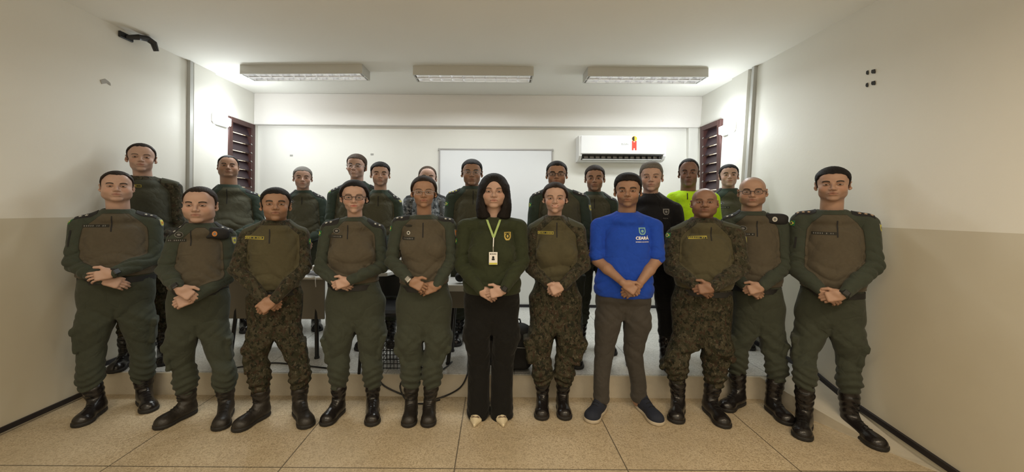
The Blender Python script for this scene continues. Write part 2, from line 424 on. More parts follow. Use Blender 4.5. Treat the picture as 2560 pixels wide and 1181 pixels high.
st = MB(); st.box(sx_-.03, sx_-.01, -.2245, -.2232, sz_-.145, sz_-.03); st.box(sx_+.008, sx_+.028, -.2245, -.2232, sz_-.145, sz_-.03); st.box(sx_-.01, sx_+.008, -.2245, -.2232, sz_-.12, sz_-.045)
st.build('ribbon_sticker', M_RED, r)
sd = MB(); sd.disc((sx_, -.2235, sz_), .033, 'y', .002); sd.build('round_sticker', M_YEL, r)
sd = MB(); n = 10; vs = [(sx_+.029*math.cos(PI/2+PI*k/n), -.2262, sz_+.029*math.sin(PI/2+PI*k/n)) for k in range(n+1)]; sd.add(vs, [tuple(range(n+1))[::-1]]); sd.build('sticker_print', M_BLACK, r)
# ---------------------------------------------------------------- text
def text_mesh(body, size, bold=0.0):
    cu = bpy.data.curves.new('txt', 'FONT'); cu.body = body; cu.size = size; cu.align_x = 'CENTER'; cu.align_y = 'CENTER'; cu.offset = bold
    cu.resolution_u = 3
    o = bpy.data.objects.new('txt', cu); C.objects.link(o)
    dg = bpy.context.evaluated_depsgraph_get(); me = o.evaluated_get(dg).to_mesh()
    V = np.array([v.co[:] for v in me.vertices]); F = [tuple(p.vertices) for p in me.polygons]
    o.evaluated_get(dg).to_mesh_clear(); bpy.data.objects.remove(o); bpy.data.curves.remove(cu)
    return V, F
V, F = text_mesh('ELGIN', .032, .0006); lx, lz = ax(1562, 361)
mesh_np('brand_lettering', [(lx+a, -.2228, lz+b) for a, b, _ in V], F, M_PIPE, r, False)
# wall marks, bracket
M_SCUFF = mat('scuff_grey', (.36, .35, .33), .8)
def left_pt(px, py): d = ray(px, py); return CAM+d*((XL-CAM[0])/d[0])
def right_pt(px, py):
    d = ray(px, py); t = 1
    for _ in range(20):
        p = CAM+d*t; t = XRf(p[2])/d[0]
    return CAM+d*t
def patch(name, pf, poly, m, s, label, cat='mark', th=.004):
    P = [pf(*q) for q in poly]; n = len(P)
    vs = [(p[0], p[1], p[2]) for p in P]+[(p[0]-s*th, p[1], p[2]) for p in P]
    return tag(MB().add(vs, [tuple(range(n)), tuple(range(n, 2*n))[::-1]]+[(i, n+i, n+(i+1) % n, (i+1) % n) for i in range(n)]).build(name, m), label, cat)
patch('wall_scuff', left_pt, [(250, 200), (262, 197), (270, 203), (275, 208), (276, 214), (268, 208), (254, 210)], M_SCUFF, -1, 'grey scuff on the upper left wall')
M_HOLE = mat('dark_putty', (.03, .03, .03), .8)
for q, lb in zip(((2169, 182), (2184, 179), (2168, 213), (2184, 208)), ('upper inner', 'upper outer', 'lower inner', 'lower outer')):
    a, b = q; s1 = 5 if a > 2175 else 3
    patch('screw_hole', right_pt, [(a-s1, b+2), (a-s1+1, b-4), (a+s1-1, b-6), (a+s1, b), (a+s1-1, b+5), (a-s1+2, b+5)], M_HOLE, 1, lb+' dark filled hole of the four on right wall', 'hole')
b = MB(); A, B, D_ = left_pt(312, 93), left_pt(340, 97), left_pt(357, 128)
b.tube([A+(.02, 0, 0), A+(.10, .02, .01), B+(.10, 0, .0), left_pt(350, 108)+(.12, 0, 0), D_+(.12, 0, 0)], [.018, .024, .026, .026, .02], 8)
b.build('bracket_arm', M_BLACK)
br_ = bpy.data.objects['bracket_arm']; br_.name = 'wall_bracket'; tag(br_, 'black bent wall bracket high on the left wall', 'bracket')
b = MB(); b.box(0, .02, A[1]-.06, A[1]+.06, A[2]-.02, A[2]+.03, Matrix.Translation((XL, 0, 0)), .004); b.build('mounting_plate', M_BLACK, br_)
for q, lb in (((930, 386), 'small scuff on back wall above the head of the short-haired officer'), ((728, 389), 'faint grey scuff on the back wall far left')):
    p = at(*q, 4.995); tag(MB().box(p[0]-.02, p[0]+.02, YBACK-.003, YBACK, p[2]-.012, p[2]+.012, bev=.0015).build('wall_scuff', M_SCUFF), lb, 'mark')
# ---------------------------------------------------------------- tables and things on the platform
def table(x0, x1, y0, dep, z, apron, pz, label, legs=True):
    r = empty('table', ((x0+x1)/2, y0+dep/2, PLAT)); tag(r, label, 'table', 'tables behind the front row')
    W = (x1-x0)/2; D = dep/2; H = z-PLAT
    MB().box(-W, W, -D, D, H-apron, H, bev=.005).build('table_top', M_TABLE, r)
    MB().box(-W+.05, W-.05, -D+.06, -D+.075, pz-PLAT, H-apron).build('modesty_panel', M_PANEL, r)
    for sx in (-1, 1):
        for sy in (-1, 1):
            g = MB(); g.tube([(sx*(W-.14), sy*(D-.1), H-apron), (sx*(W-.10), sy*(D-.04), .01)], .017, 8); g.tube([(sx*(W-.10), sy*(D-.04), .0), (sx*(W-.10), sy*(D-.04), .015)], .022, 8)
            g.build('leg', M_BLACK, r)
    return r
table(at(540, 700, 3.2)[0], at(818, 700, 3.2)[0], 3.20, .44, .872, .022, .50, 'long white topped table with grey panel behind the left officers')
table(at(1090, 700, 3.1)[0], at(1262, 700, 3.1)[0], 3.10, .36, .835, .055, .63, 'white topped desk with thick front edge behind woman in black trousers')
M_PAPER = mat('paper_white', (.8, .8, .8), .7); M_GREY = mat('grey_plastic', (.22, .23, .26), .5)
p = at(789, 690, 3.35); r = empty('papers_stack', (p[0], 3.35, .872)); tag(r, 'white papers and grey case on the table beside the woman in glasses', 'papers')
g = MB(); g.box(-.05, .03, -.05, .1, 0, .02); g.box(-.03, .035, -.02, .1, .02, .075, Matrix.Rotation(.2, 4, 'Z'), .004); g.build('paper', M_PAPER, r)
MB().box(-.02, .09, -.09, .0, .0, .035, Matrix.Rotation(-.3, 4, 'Z'), .01).build('case', M_GREY, r)
wc = at(786, 690, 3.19); wcz = MB(); wcz.tube([(wc[0]-.08, 3.24, .877), (wc[0], 3.20, .878), (wc[0]+.006, 3.193, .87), (wc[0]+.008, 3.19, .83), (wc[0]+.012, 3.19, .79)], .004, 6)
tag(wcz.build('white_cable', M_PAPER, None, True), 'thin white cable hanging over the edge of the long table', 'cable')
# black chairs
def chair(x, y, rz, label):
    r = empty('chair', (x, y, PLAT), rz); tag(r, label, 'chair', 'black chairs behind the front row')
    MB().box(-.22, .22, -.22, .22, .43, .48, bev=.02).build('seat', M_BLACK, r)
    MB().box(-.21, .21, .19, .225, .50, .70, Matrix.Rotation(math.radians(-4), 4, 'X'), .015).build('backrest', M_BLACK, r)
    for sx in (-1, 1):
        g = MB(); g.tube([(sx*.2, .2, .44), (sx*.2, .215, .56)], .011, 6); g.build('back_post', M_RUBBER, r)
        for sy in (-1, 1):
            g = MB(); g.tube([(sx*.2, sy*.2, .44), (sx*.22, sy*.23, 0)], .012, 6); g.build('leg', M_RUBBER, r)
chair(at(985, 700, 3.2)[0], 3.19, .10, 'black chair behind the two women officers at left')
chair(at(640, 800, 4.0)[0], 4.42, .1, 'black chair under the far side of the long table')
# mesh crate
p = onz(982, 928, PLAT); r = empty('wire_crate', (p[0], p[1]+.12, PLAT)); tag(r, 'black wire crate on the platform edge between two women officers', 'crate')
g = MB()
for i in range(7):
    z = .01+i*.035; g.tube([(-.11, -.09, z), (.11, -.09, z), (.11, .09, z), (-.11, .09, z)], .004, 5, True)
g.build('wire_ring', M_BLACK, r); g = MB()
for i in range(9):
    x = -.11+.22*i/8; g.tube([(x, -.09, 0), (x, -.09, .22)], .003, 5); g.tube([(x, .09, 0), (x, .09, .22)], .003, 5)
g.build('wire_bars', M_BLACK, r)
# white box / angled folder on the desk corner between the women
p = at(962, 690, 3.25)
r = tag(MB().box(-.09, .09, -.15, .15, 0, .035, Matrix.Translation((p[0]+.02, 3.37, .872)) @ Matrix.Rotation(-.45, 4, 'Z') @ Matrix.Rotation(-.12, 4, 'Y'), .006).build('ring_binder', M_PAPER), 'white binder propped on the black chair between two women officers', 'binder')
# round black speaker on the desk
p = at(1150, 706, 3.18); r = empty('desk_microphone', (p[0], 3.17, .835)); tag(r, 'round black microphone on the desk beside woman with lanyard', 'microphone')
g = MB(); g.tube([(0, -.03, .045), (0, .005, .05), (0, .03, .05)], [.030, .042, .036], 16); g.build('head', M_RUBBER, r, True)
g = MB(); g.tube([(.02, .0, .045), (.09, .01, .02), (.16, .02, .012)], [.018, .016, .016], 8); g.build('handle', M_BLACK, r, True)
# cables
def cable(pts, label, rad=.006):
    g = MB(); P = [Vector(p) for p in pts]; out = []
    for i in range(len(P)-1):
        a, b, c, d = P[max(0, i-1)], P[i], P[i+1], P[min(len(P)-1, i+2)]
        for t in np.linspace(0, 1, 7)[:-1]:
            out.append(.5*((2*b)+(c-a)*t+(2*a-5*b+4*c-d)*t*t+(3*b-a-3*c+d)*t**3))
    out.append(P[-1]); g.tube(out, rad, 6)
    tag(g.build('power_cable', M_BLACK, None, True), label, 'cable', 'black cables over the platform edge')
Z1 = PLAT+.006
def pp(px, py, z=Z1): return tuple(onz(px, py, z))
cable([pp(560, 925), pp(640, 912), pp(690, 908), pp(760, 915), pp(830, 922)], 'black cable lying on the platform beside camouflaged officer')
e = lambda px, py: tuple(at(px, py, YSTEP-.012))
cable([pp(1034, 880), pp(1032, 900), pp(1026, 918), tuple(at(1020, 937, YSTEP)), e(1000, 965), pp(1018, 1003, .006), pp(1060, 1010, .006), pp(1100, 1000, .006)], 'black cable dropping over the step behind the woman with silver watch')
cable([pp(905, 935), tuple(at(935, 938, YSTEP)), e(960, 965), e(1000, 985), pp(1040, 1000, .006)], 'thin black cable drooping from the step beside the wire crate')
cable([pp(1130, 905), pp(1120, 915), pp(1105, 925), pp(1085, 935)], 'black cable on the platform beside the seated desk')
cable([pp(1172, 880), pp(1170, 912), tuple(at(1168, 937, YSTEP)), e(1150, 970), e(1110, 992), pp(1065, 1004, .006)], 'black cable looping down the step beside black trousers')
# ---------------------------------------------------------------- implicit surfaces
f32 = np.float32
def smin(a, b, k):
    if k <= 0: return np.minimum(a, b)
    h = np.clip(.5+.5*(b-a)/k, 0, 1)
    return b*(1-h)+a*h-k*h*(1-h)
def smax(a, b, k): return -smin(-a, -b, k)
def cap(a, b, r1, r2=None, k=.02, sy=1.0):
    a = np.array(a, f32); b = np.array(b, f32); r2 = r1 if r2 is None else r2; ba = b-a; L = float(ba@ba)+1e-9; m = max(r1, r2)
    def f(X, Y, Z):
        x, y, z = X-a[0], Y-a[1], Z-a[2]
        t = np.clip((x*ba[0]+y*ba[1]+z*ba[2])/L, 0, 1)
        return np.sqrt((x-t*ba[0])**2+((y-t*ba[1])*sy)**2+(z-t*ba[2])**2)-(r1+(r2-r1)*t)
    return (f, np.minimum(a, b)-m, np.maximum(a, b)+m, k, 1)
def ell(c, r, k=.02, op=1, R=None):
    c = np.array(c, f32); r = np.array(r, f32); rm = float(r.min())
    def f(X, Y, Z):
        x, y, z = X-c[0], Y-c[1], Z-c[2]
        if R is not None:
            x, y, z = R[0][0]*x+R[0][1]*y+R[0][2]*z, R[1][0]*x+R[1][1]*y+R[1][2]*z, R[2][0]*x+R[2][1]*y+R[2][2]*z
        q = np.sqrt((x/r[0])**2+(y/r[1])**2+(z/r[2])**2)
        g = np.sqrt((x/r[0]**2)**2+(y/r[1]**2)**2+(z/r[2]**2)**2)+1e-6
        return q*(q-1)/g
    m = r if R is None else np.full(3, r.max(), f32)
    return (f, c-m, c+m, k, op)
def rbox(c, ax_, h, r=.005, k=.01, op=1):
    c = np.array(c, f32); A = [np.array(a, f32) for a in ax_]; h = np.array(h, f32)-r
    def f(X, Y, Z):
        x, y, z = X-c[0], Y-c[1], Z-c[2]
        q = [np.abs(a[0]*x+a[1]*y+a[2]*z)-h[i] for i, a in enumerate(A)]
        return np.sqrt(np.maximum(q[0], 0)**2+np.maximum(q[1], 0)**2+np.maximum(q[2], 0)**2)+np.minimum(np.maximum(q[0], np.maximum(q[1], q[2])), 0)-r
    m = float(np.linalg.norm(h))+r
    return (f, c-m, c+m, k, op)
def hermite(zs, vs, q):
    zs = np.array(zs, float); vs = np.array(vs, float); n = len(zs)
    d = np.diff(vs)/np.diff(zs); m = np.empty(n); m[0] = d[0]; m[-1] = d[-1]
    for i in range(1, n-1): m[i] = 0 if d[i-1]*d[i] <= 0 else 2*d[i-1]*d[i]/(d[i-1]+d[i])
    q = np.clip(q, zs[0], zs[-1]); i = np.clip(np.searchsorted(zs, q)-1, 0, n-2); h = zs[i+1]-zs[i]; t = (q-zs[i])/h
    return ((2*t**3-3*t**2+1)*vs[i]+(t**3-2*t**2+t)*h*m[i]+(-2*t**3+3*t**2)*vs[i+1]+(t**3-t**2)*h*m[i+1])
def loft(kn, k=.03, pw=2.0, rc=.02):
    kn = sorted(kn); zs = [a[0] for a in kn]; T = list(zip(*kn)); z0, z1 = zs[0], zs[-1]
    tz = np.linspace(z0, z1, 120); tab = [hermite(zs, T[i], tz) for i in range(1, 5)]
    def f(X, Y, Z):
        zz = Z.astype(float) if hasattr(Z, 'astype') else Z
        cx, cy, rx, ry = [np.interp(zz, tz, t).astype(f32) for t in tab]
        a, b = np.abs((X-cx)/rx), np.abs((Y-cy)/ry)
        q = (a**pw+b**pw)**(1/pw)
        q2 = np.sqrt(((X-cx)/rx**2)**2+((Y-cy)/ry**2)**2)+1e-6
        d = q*(q-1)/q2 if pw == 2 else (q-1)*np.minimum(rx, ry)
        return smax(d, smax(Z-z1, z0-Z, .01), rc)
    cx, cy, rx, ry = tab
    lo = np.array([min(cx-rx), min(cy-ry), z0]); hi = np.array([max(cx+rx), max(cy+ry), z1])
    return (f, lo, hi, k, 1)
def evalp(prims, X, Y, Z, base=.08):
    shp = np.broadcast(X, Y, Z).shape; F = np.full(shp, base, f32)
    for f, lo, hi, k, op in prims:
        d = f(X, Y, Z)
        F = smin(F, d, k) if op > 0 else smax(F, -d, k)
    return F
def field(prims, xs, ys, zs, base=.08):
    F = np.full((len(xs), len(ys), len(zs)), base, f32)
    for f, lo, hi, k, op in prims:
        m = .045+k if op > 0 else .01+k
        i = [(max(0, np.searchsorted(a, lo[j]-m)-1), min(len(a), np.searchsorted(a, hi[j]+m)+1)) for j, a in enumerate((xs, ys, zs))]
        if any(b <= a for a, b in i): continue
        sl = tuple(slice(a, b) for a, b in i)
        d = f(xs[sl[0]][:, None, None], ys[sl[1]][None, :, None], zs[sl[2]][None, None, :])
        F[sl] = smin(F[sl], d, k) if op > 0 else smax(F[sl], -d, k)
    return F
def snets(F, xs, ys, zs):
    s = F < 0
    c = np.zeros(tuple(n-1 for n in F.shape), np.int8)
    sl = (slice(None, -1), slice(1, None))
    for a in (0, 1):
        for b in (0, 1):
            for d in (0, 1): c += s[sl[a], sl[b], sl[d]]
    act = (c > 0) & (c < 8); I, J, K = np.nonzero(act); n = len(I)
    idx = np.full(c.shape, -1, np.int64); idx[act] = np.arange(n)
    acc = np.zeros((n, 3)); cnt = np.zeros(n)
    cor = [(a, b, d) for a in (0, 1) for b in (0, 1) for d in (0, 1)]
    for p in cor:
        for q in cor:
            if sum(q)-sum(p) == 1 and all(x <= y for x, y in zip(p, q)):
                f1 = F[I+p[0], J+p[1], K+p[2]]; f2 = F[I+q[0], J+q[1], K+q[2]]
                m = (f1 < 0) != (f2 < 0); t = (f1/(f1-f2+1e-12))[m]
                for ax__, A, ii in ((0, xs, I), (1, ys, J), (2, zs, K)):
                    a1 = A[ii[m]+p[ax__]]; a2 = A[ii[m]+q[ax__]]; acc[m, ax__] += a1+(a2-a1)*t
                cnt[m] += 1
    V = acc/np.maximum(cnt, 1)[:, None]; Q = []
    def quads(a, S0, S1, cells):
        ch = S0 != S1; i, j, k = np.nonzero(ch)
        return i, j, k, S0[ch]
    # x edges
    i, j, k, f = quads(0, s[:-1, 1:-1, 1:-1], s[1:, 1:-1, 1:-1], None)
    q = np.stack([idx[i, j, k], idx[i, j+1, k], idx[i, j+1, k+1], idx[i, j, k+1]], 1); q[~f] = q[~f][:, ::-1]; Q.append(q)
    i, j, k, f = quads(1, s[1:-1, :-1, 1:-1], s[1:-1, 1:, 1:-1], None)
    q = np.stack([idx[i, j, k], idx[i, j, k+1], idx[i+1, j, k+1], idx[i+1, j, k]], 1); q[~f] = q[~f][:, ::-1]; Q.append(q)
    i, j, k, f = quads(2, s[1:-1, 1:-1, :-1], s[1:-1, 1:-1, 1:], None)
    q = np.stack([idx[i, j, k], idx[i+1, j, k], idx[i+1, j+1, k], idx[i, j+1, k]], 1); q[~f] = q[~f][:, ::-1]; Q.append(q)
    return V, np.concatenate(Q)
def axis(lo, hi, coarse, fine=()):
    """rectilinear axis with finer spans"""
    out = []; x = lo
    while x < hi:
        out.append(x); st = coarse
        for a, b, s in fine:
            if a <= x < b: st = min(st, s)
            elif a-coarse < x < a: st = min(st, max(s, (a-x)+1e-6))
        x += st
    out.append(x); return np.array(out, f32)
def bounds(prims, m=.03):
    return np.min([p[1] for p in prims if p[4] > 0], 0)-m, np.max([p[2] for p in prims if p[4] > 0], 0)+m
def wob(X, Y, Z, s):
    """soft cloth folds, about unit amplitude"""
    a = np.sin(X*23+s*1.7+2.1*np.sin(Z*11+s)+1.3*np.sin(Y*17))*np.sin(Z*19+s*.9+1.7*np.sin(X*13+s)+Y*9)
    b = np.sin(Z*47+3.0*np.sin(X*19+s*2)+2.0*np.sin(Y*21+s))
    return .6*a+.4*b*np.abs(np.sin(X*9+Z*5+s))
# ---------------------------------------------------------------- people: materials
def fabric(name, c1, c2=None, rough=.85, wv=.25):
    """cloth; c2 = colour where the 'mask' attribute is positive (sleeves, yoke)"""
    g = NG(name); co = g.coord(); n = g.noise(co, 420, 2); n2 = g.noise(co, 14, 5); n3 = g.noise(co, 60, 3)
    a = g.mix(n2, tuple(c*.86 for c in c1), tuple(c*1.12 for c in c1))
    if c2 is not None:
        if c2 == 'camo': b = camo(g, co)
        else: b = g.mix(n2, tuple(c*.86 for c in c2), tuple(c*1.12 for c in c2))
        a = g.mix(g.step(g.attr('mask'), -.0015, .0015), a, b)
    a = g.mix(g.math('MULTIPLY', g.step(n3, .3, .75), .2), a, tuple(c*.6 for c in c1))
    a = g.mix(g.math('MULTIPLY', g.step(g.math('ABSOLUTE', g.math('ADD', g.attr('mask'), .0)), .0030, .0012), .55), a, (.008, .009, .006)) if c2 is not None else a  # seam line, darkened to paint crease shade between sleeve and torso
    wr = g.n('ShaderNodeTexNoise'); g.put(wr.inputs['Vector'], co); wr.inputs['Scale'].default_value = 6.5; wr.inputs['Detail'].default_value = 2; wr.inputs['Distortion'].default_value = .7
    rid = g.math('ABSOLUTE', g.math('SUBTRACT', wr.outputs['Fac'], .5))
    g.bump(g.math('ADD', g.math('ADD', g.math('MULTIPLY', n, .06), g.math('MULTIPLY', n2, .5)), g.math('MULTIPLY', g.math('POWER', rid, .75), 1.3)), .65, .019)
    g.b.inputs['Sheen Weight'].default_value = .08
    return g.out(a, rough, .2)
def camo(g, co):
    def blob(scale, th, off):
        mp = g.n('ShaderNodeMapping'); mp.inputs['Location'].default_value = off; mp.inputs['Scale'].default_value = (1, 1, .8); g.put(mp.inputs['Vector'], co)
        x = g.noise(mp.outputs[0], scale, 3.5, .62); return g.step(x, th-.012, th+.012)
    c = g.mix(blob(30, .50, (0, 0, 0)), (.030, .030, .018), (.054, .048, .031))
    c = g.mix(blob(40, .56, (3, 7, 1)), c, (.042, .028, .019))
    c = g.mix(blob(58, .62, (9, 2, 5)), c, (.095, .084, .060))
    c = g.mix(blob(44, .57, (4, 1, 8)), c, (.014, .015, .010))
    return c
def camo_mat(name, grey=False):
    g = NG(name); co = g.coord(); c = camo(g, co) if not grey else None
    if grey:
        n = g.noise(co, 26, 4, .65); c = g.mix(g.step(n, .44, .47), (.04, .045, .05), (.13, .14, .15)); c = g.mix(g.step(g.noise(co, 34, 3), .56, .58), c, (.26, .27, .28))
    g.bump(g.noise(co, 14, 5), .45, .012)
    return g.out(c, .88, .2)
OLIVE = (.088, .075, .054); DGREEN = (.042, .053, .041); TROU = (.047, .054, .040)
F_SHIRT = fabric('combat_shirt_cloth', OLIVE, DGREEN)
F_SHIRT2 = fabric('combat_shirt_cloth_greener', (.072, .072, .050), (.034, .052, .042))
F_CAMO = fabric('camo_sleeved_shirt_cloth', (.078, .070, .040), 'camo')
F_TROU = fabric('green_trouser_cloth', TROU)
F_CTROU = camo_mat('camouflage_trouser_cloth'); F_GCAMO = camo_mat('grey_camouflage_cloth', True)
F_GREENPOLO = fabric('dark_green_jersey', (.032, .040, .020)); F_BLACKT = fabric('black_trouser_cloth', (.007, .007, .007))
F_BLUE = fabric('royal_blue_jersey', (.014, .066, .46)); F_GREYT = fabric('charcoal_jeans', (.055, .050, .045))
F_NEON = fabric('neon_yellow_jersey', (.50, .85, .02)); F_BTEE = fabric('black_tee_cloth', (.010, .010, .012))
M_BOOT = mat('black_boot_leather', (.012, .010, .010), .22, bump=.12, bscale=120, var=.3, vscale=20)
M_BOOTM = mat('worn_boot_leather', (.017, .014, .012), .42, bump=.2, bscale=90, var=.3, vscale=20)
M_SOLE = mat('boot_sole_rubber', (.012, .011, .011), .6)
M_SNEAK = mat('navy_sneaker_mesh', (.012, .017, .035), .8, bump=.4, bscale=260); M_SSOLE = mat('cream_sneaker_sole', (.48, .42, .33), .5)
M_CREAM = mat('cream_shoe_leather', (.70, .62, .45), .3)
M_BELT = mat('belt_webbing', (.008, .008, .009), .6); M_LACE = mat('boot_lace', (.008, .008, .008), .9)
M_EPA = mat('black_epaulette', (.010, .010, .012), .8); M_STAR = mat('silver_thread', (.55, .55, .52), .5); M_GOLD = mat('gold_thread', (.62, .52, .12), .5)
M_OEPA = mat('olive_epaulette', (.045, .048, .030), .8)
M_FG = mat('flag_green', (.02, .16, .05), .7); M_FY = mat('flag_yellow', (.62, .60, .10), .7); M_FB = mat('flag_blue', (.02, .04, .16), .7)
M_BADGE = mat('gold_badge_print', (.50, .38, .10), .6); M_TAPE = mat('dark_name_tape', (.018, .018, .014), .8); M_TAPEY = mat('yellow_tape_edge', (.52, .44, .06), .7)
M_PRINT = mat('white_print', (.85, .85, .85), .6); M_CREST = mat('crest_teal_print', (.22, .45, .42), .6)
M_LAN = mat('lanyard_green', (.36, .50, .18), .6); M_ORG = mat('crest_orange', (.60, .22, .04), .7); M_GREYP = mat('grey_thread', (.20, .20, .20), .8)
M_EYE = NG('eye_surface')
def _eye(g):
    v = g.attr('ep', 'Vector'); x, y, z = g.sep(v)
    r = g.math('SQRT', g.math('ADD', g.math('MULTIPLY', x, x), g.math('MULTIPLY', z, z)))
    c = g.mix(g.step(r, .0062, .0056), (.34, .30, .27), (.022, .011, .007)); c = g.mix(g.step(r, .0028, .0022), c, (.002, .002, .002))
    return g.out(c, .15)
M_EYE = _eye(M_EYE)
M_TEETH = mat('teeth', (.75, .70, .62), .3)
def skin(name, base, stub=0.0, brow=1.0, scalp=0.0, lip=None, blush=.15):
    g = NG(name); hp = g.attr('hp', 'Vector'); x, y, z = g.sep(hp); co = g.coord()
    n = g.noise(co, 35, 4); n2 = g.noise(co, 300, 2)
    c = g.mix(n, tuple(q*.9 for q in base), tuple(min(1, q*1.08) for q in base))
    red = (base[0]*.95, base[1]*.62, base[2]*.55)
    ax__ = g.math('ABSOLUTE', x)
    def blobm(cx, cz, rx, rz, lo=1.0, hi=.55, X=ax__):
        a = g.math('DIVIDE', g.math('SUBTRACT', X, cx), rx); b = g.math('DIVIDE', g.math('SUBTRACT', z, cz), rz)
        d = g.math('ADD', g.math('MULTIPLY', a, a), g.math('MULTIPLY', b, b))
        return g.step(d, lo, hi)
    front = g.step(y, -.035, -.05)
    ck = g.math('MULTIPLY', blobm(.042, -.025, .026, .022, 1, 0), front)
    c = g.mix(g.math('MULTIPLY', ck, blush*2), c, red)
    if stub > 0:
        a = g.step(z, -.034, -.052); f = g.math('MULTIPLY', a, g.step(z, -.125, -.110)); f = g.math('MULTIPLY', f, g.step(y, .03, .0))
        mo = g.math('MULTIPLY', blobm(0, -.046, .026, .007), front)
        f = g.math('MAXIMUM', f, mo)
        c = g.mix(g.math('MULTIPLY', f, stub), c, tuple(q*.25 for q in base))
    if scalp > 0:
        f = g.math('MULTIPLY', g.step(g.math('ADD', z, g.math('MULTIPLY', y, -.9)), .118, .128), 0.0)
        zt = g.math('SUBTRACT', z, g.math('ADD', .055, g.math('MULTIPLY', y, -.95)))
        f = g.step(zt, -.006, .006); f = g.math('MULTIPLY', f, g.step(y, -.09, -.06))
        c = g.mix(g.math('MULTIPLY', f, scalp), c, tuple(q*.22 for q in base))
    # lips
    lz = g.math('SUBTRACT', z, g.math('MULTIPLY', g.math('MULTIPLY', x, x), lip[1] if lip else 0.0))
    a = g.math('DIVIDE', x, .0245); b = g.math('DIVIDE', g.math('ADD', lz, .0585), .0082)
    d = g.math('ADD', g.math('MULTIPLY', a, a), g.math('MULTIPLY', b, b))
    lm = g.math('MULTIPLY', g.step(d, 1.0, .6), front)
    c = g.mix(g.math('MULTIPLY', lm, .75), c, lip[0] if lip else (base[0]*.72, base[1]*.42, base[2]*.40))
    ml = g.math('MULTIPLY', g.step(g.math('ABSOLUTE', g.math('ADD', lz, .0580)), .0022, .0010), g.math('MULTIPLY', g.step(ax__, .027, .023), front))
    c = g.mix(g.math('MULTIPLY', ml, .8), c, tuple(q*.15 for q in base))
    # eyebrows: arched band
    bz = g.math('SUBTRACT', z, g.math('SUBTRACT', .0235, g.math('MULTIPLY', g.math('POWER', g.math('ABSOLUTE', g.math('SUBTRACT', ax__, .034)), 2.0), 14.0)))
    th = .0042*(.6+.5*brow)
    bm = g.math('MULTIPLY', g.step(g.math('ABSOLUTE', bz), th+.0012, th-.0012), g.math('MULTIPLY', g.step(ax__, .0125, .0165), g.step(ax__, .055, .048)))
    bm = g.math('MULTIPLY', g.math('MULTIPLY', bm, front), g.math('ADD', .75, g.math('MULTIPLY', n2, .35)))
    c = g.mix(g.math('MULTIPLY', bm, min(1, .6+.4*brow)), c, (.012, .008, .006))
    # lash line
    em = g.math('MULTIPLY', blobm(.0315, .0005, .0175, .0085, 1.15, .9), g.math('MULTIPLY', front, .55))
    c = g.mix(em, c, (base[0]*.28, base[1]*.2, base[2]*.18))
    g.bump(n2, .10, .002)
    g.b.inputs['Subsurface Weight'].default_value = 0
    return g.out(c, .48, .4)
def hairmat(name, col, rough=.68):
    g = NG(name); co = g.coord(); mp = g.n('ShaderNodeMapping'); mp.inputs['Scale'].default_value = (1, 1, .22); g.put(mp.inputs['Vector'], co)
    n = g.noise(mp.outputs[0], 260, 3); c = g.mix(n, tuple(q*.6 for q in col), tuple(q*1.5 for q in col)); g.bump(n, .5, .004)
    return g.out(c, rough, .2)
H_BLACK = hairmat('black_hair', (.010, .008, .008)); H_DBROWN = hairmat('dark_brown_hair', (.020, .013, .010)); H_BROWN = hairmat('brown_hair', (.045, .028, .018)); H_GREY = hairmat('greying_hair', (.13, .12, .11))
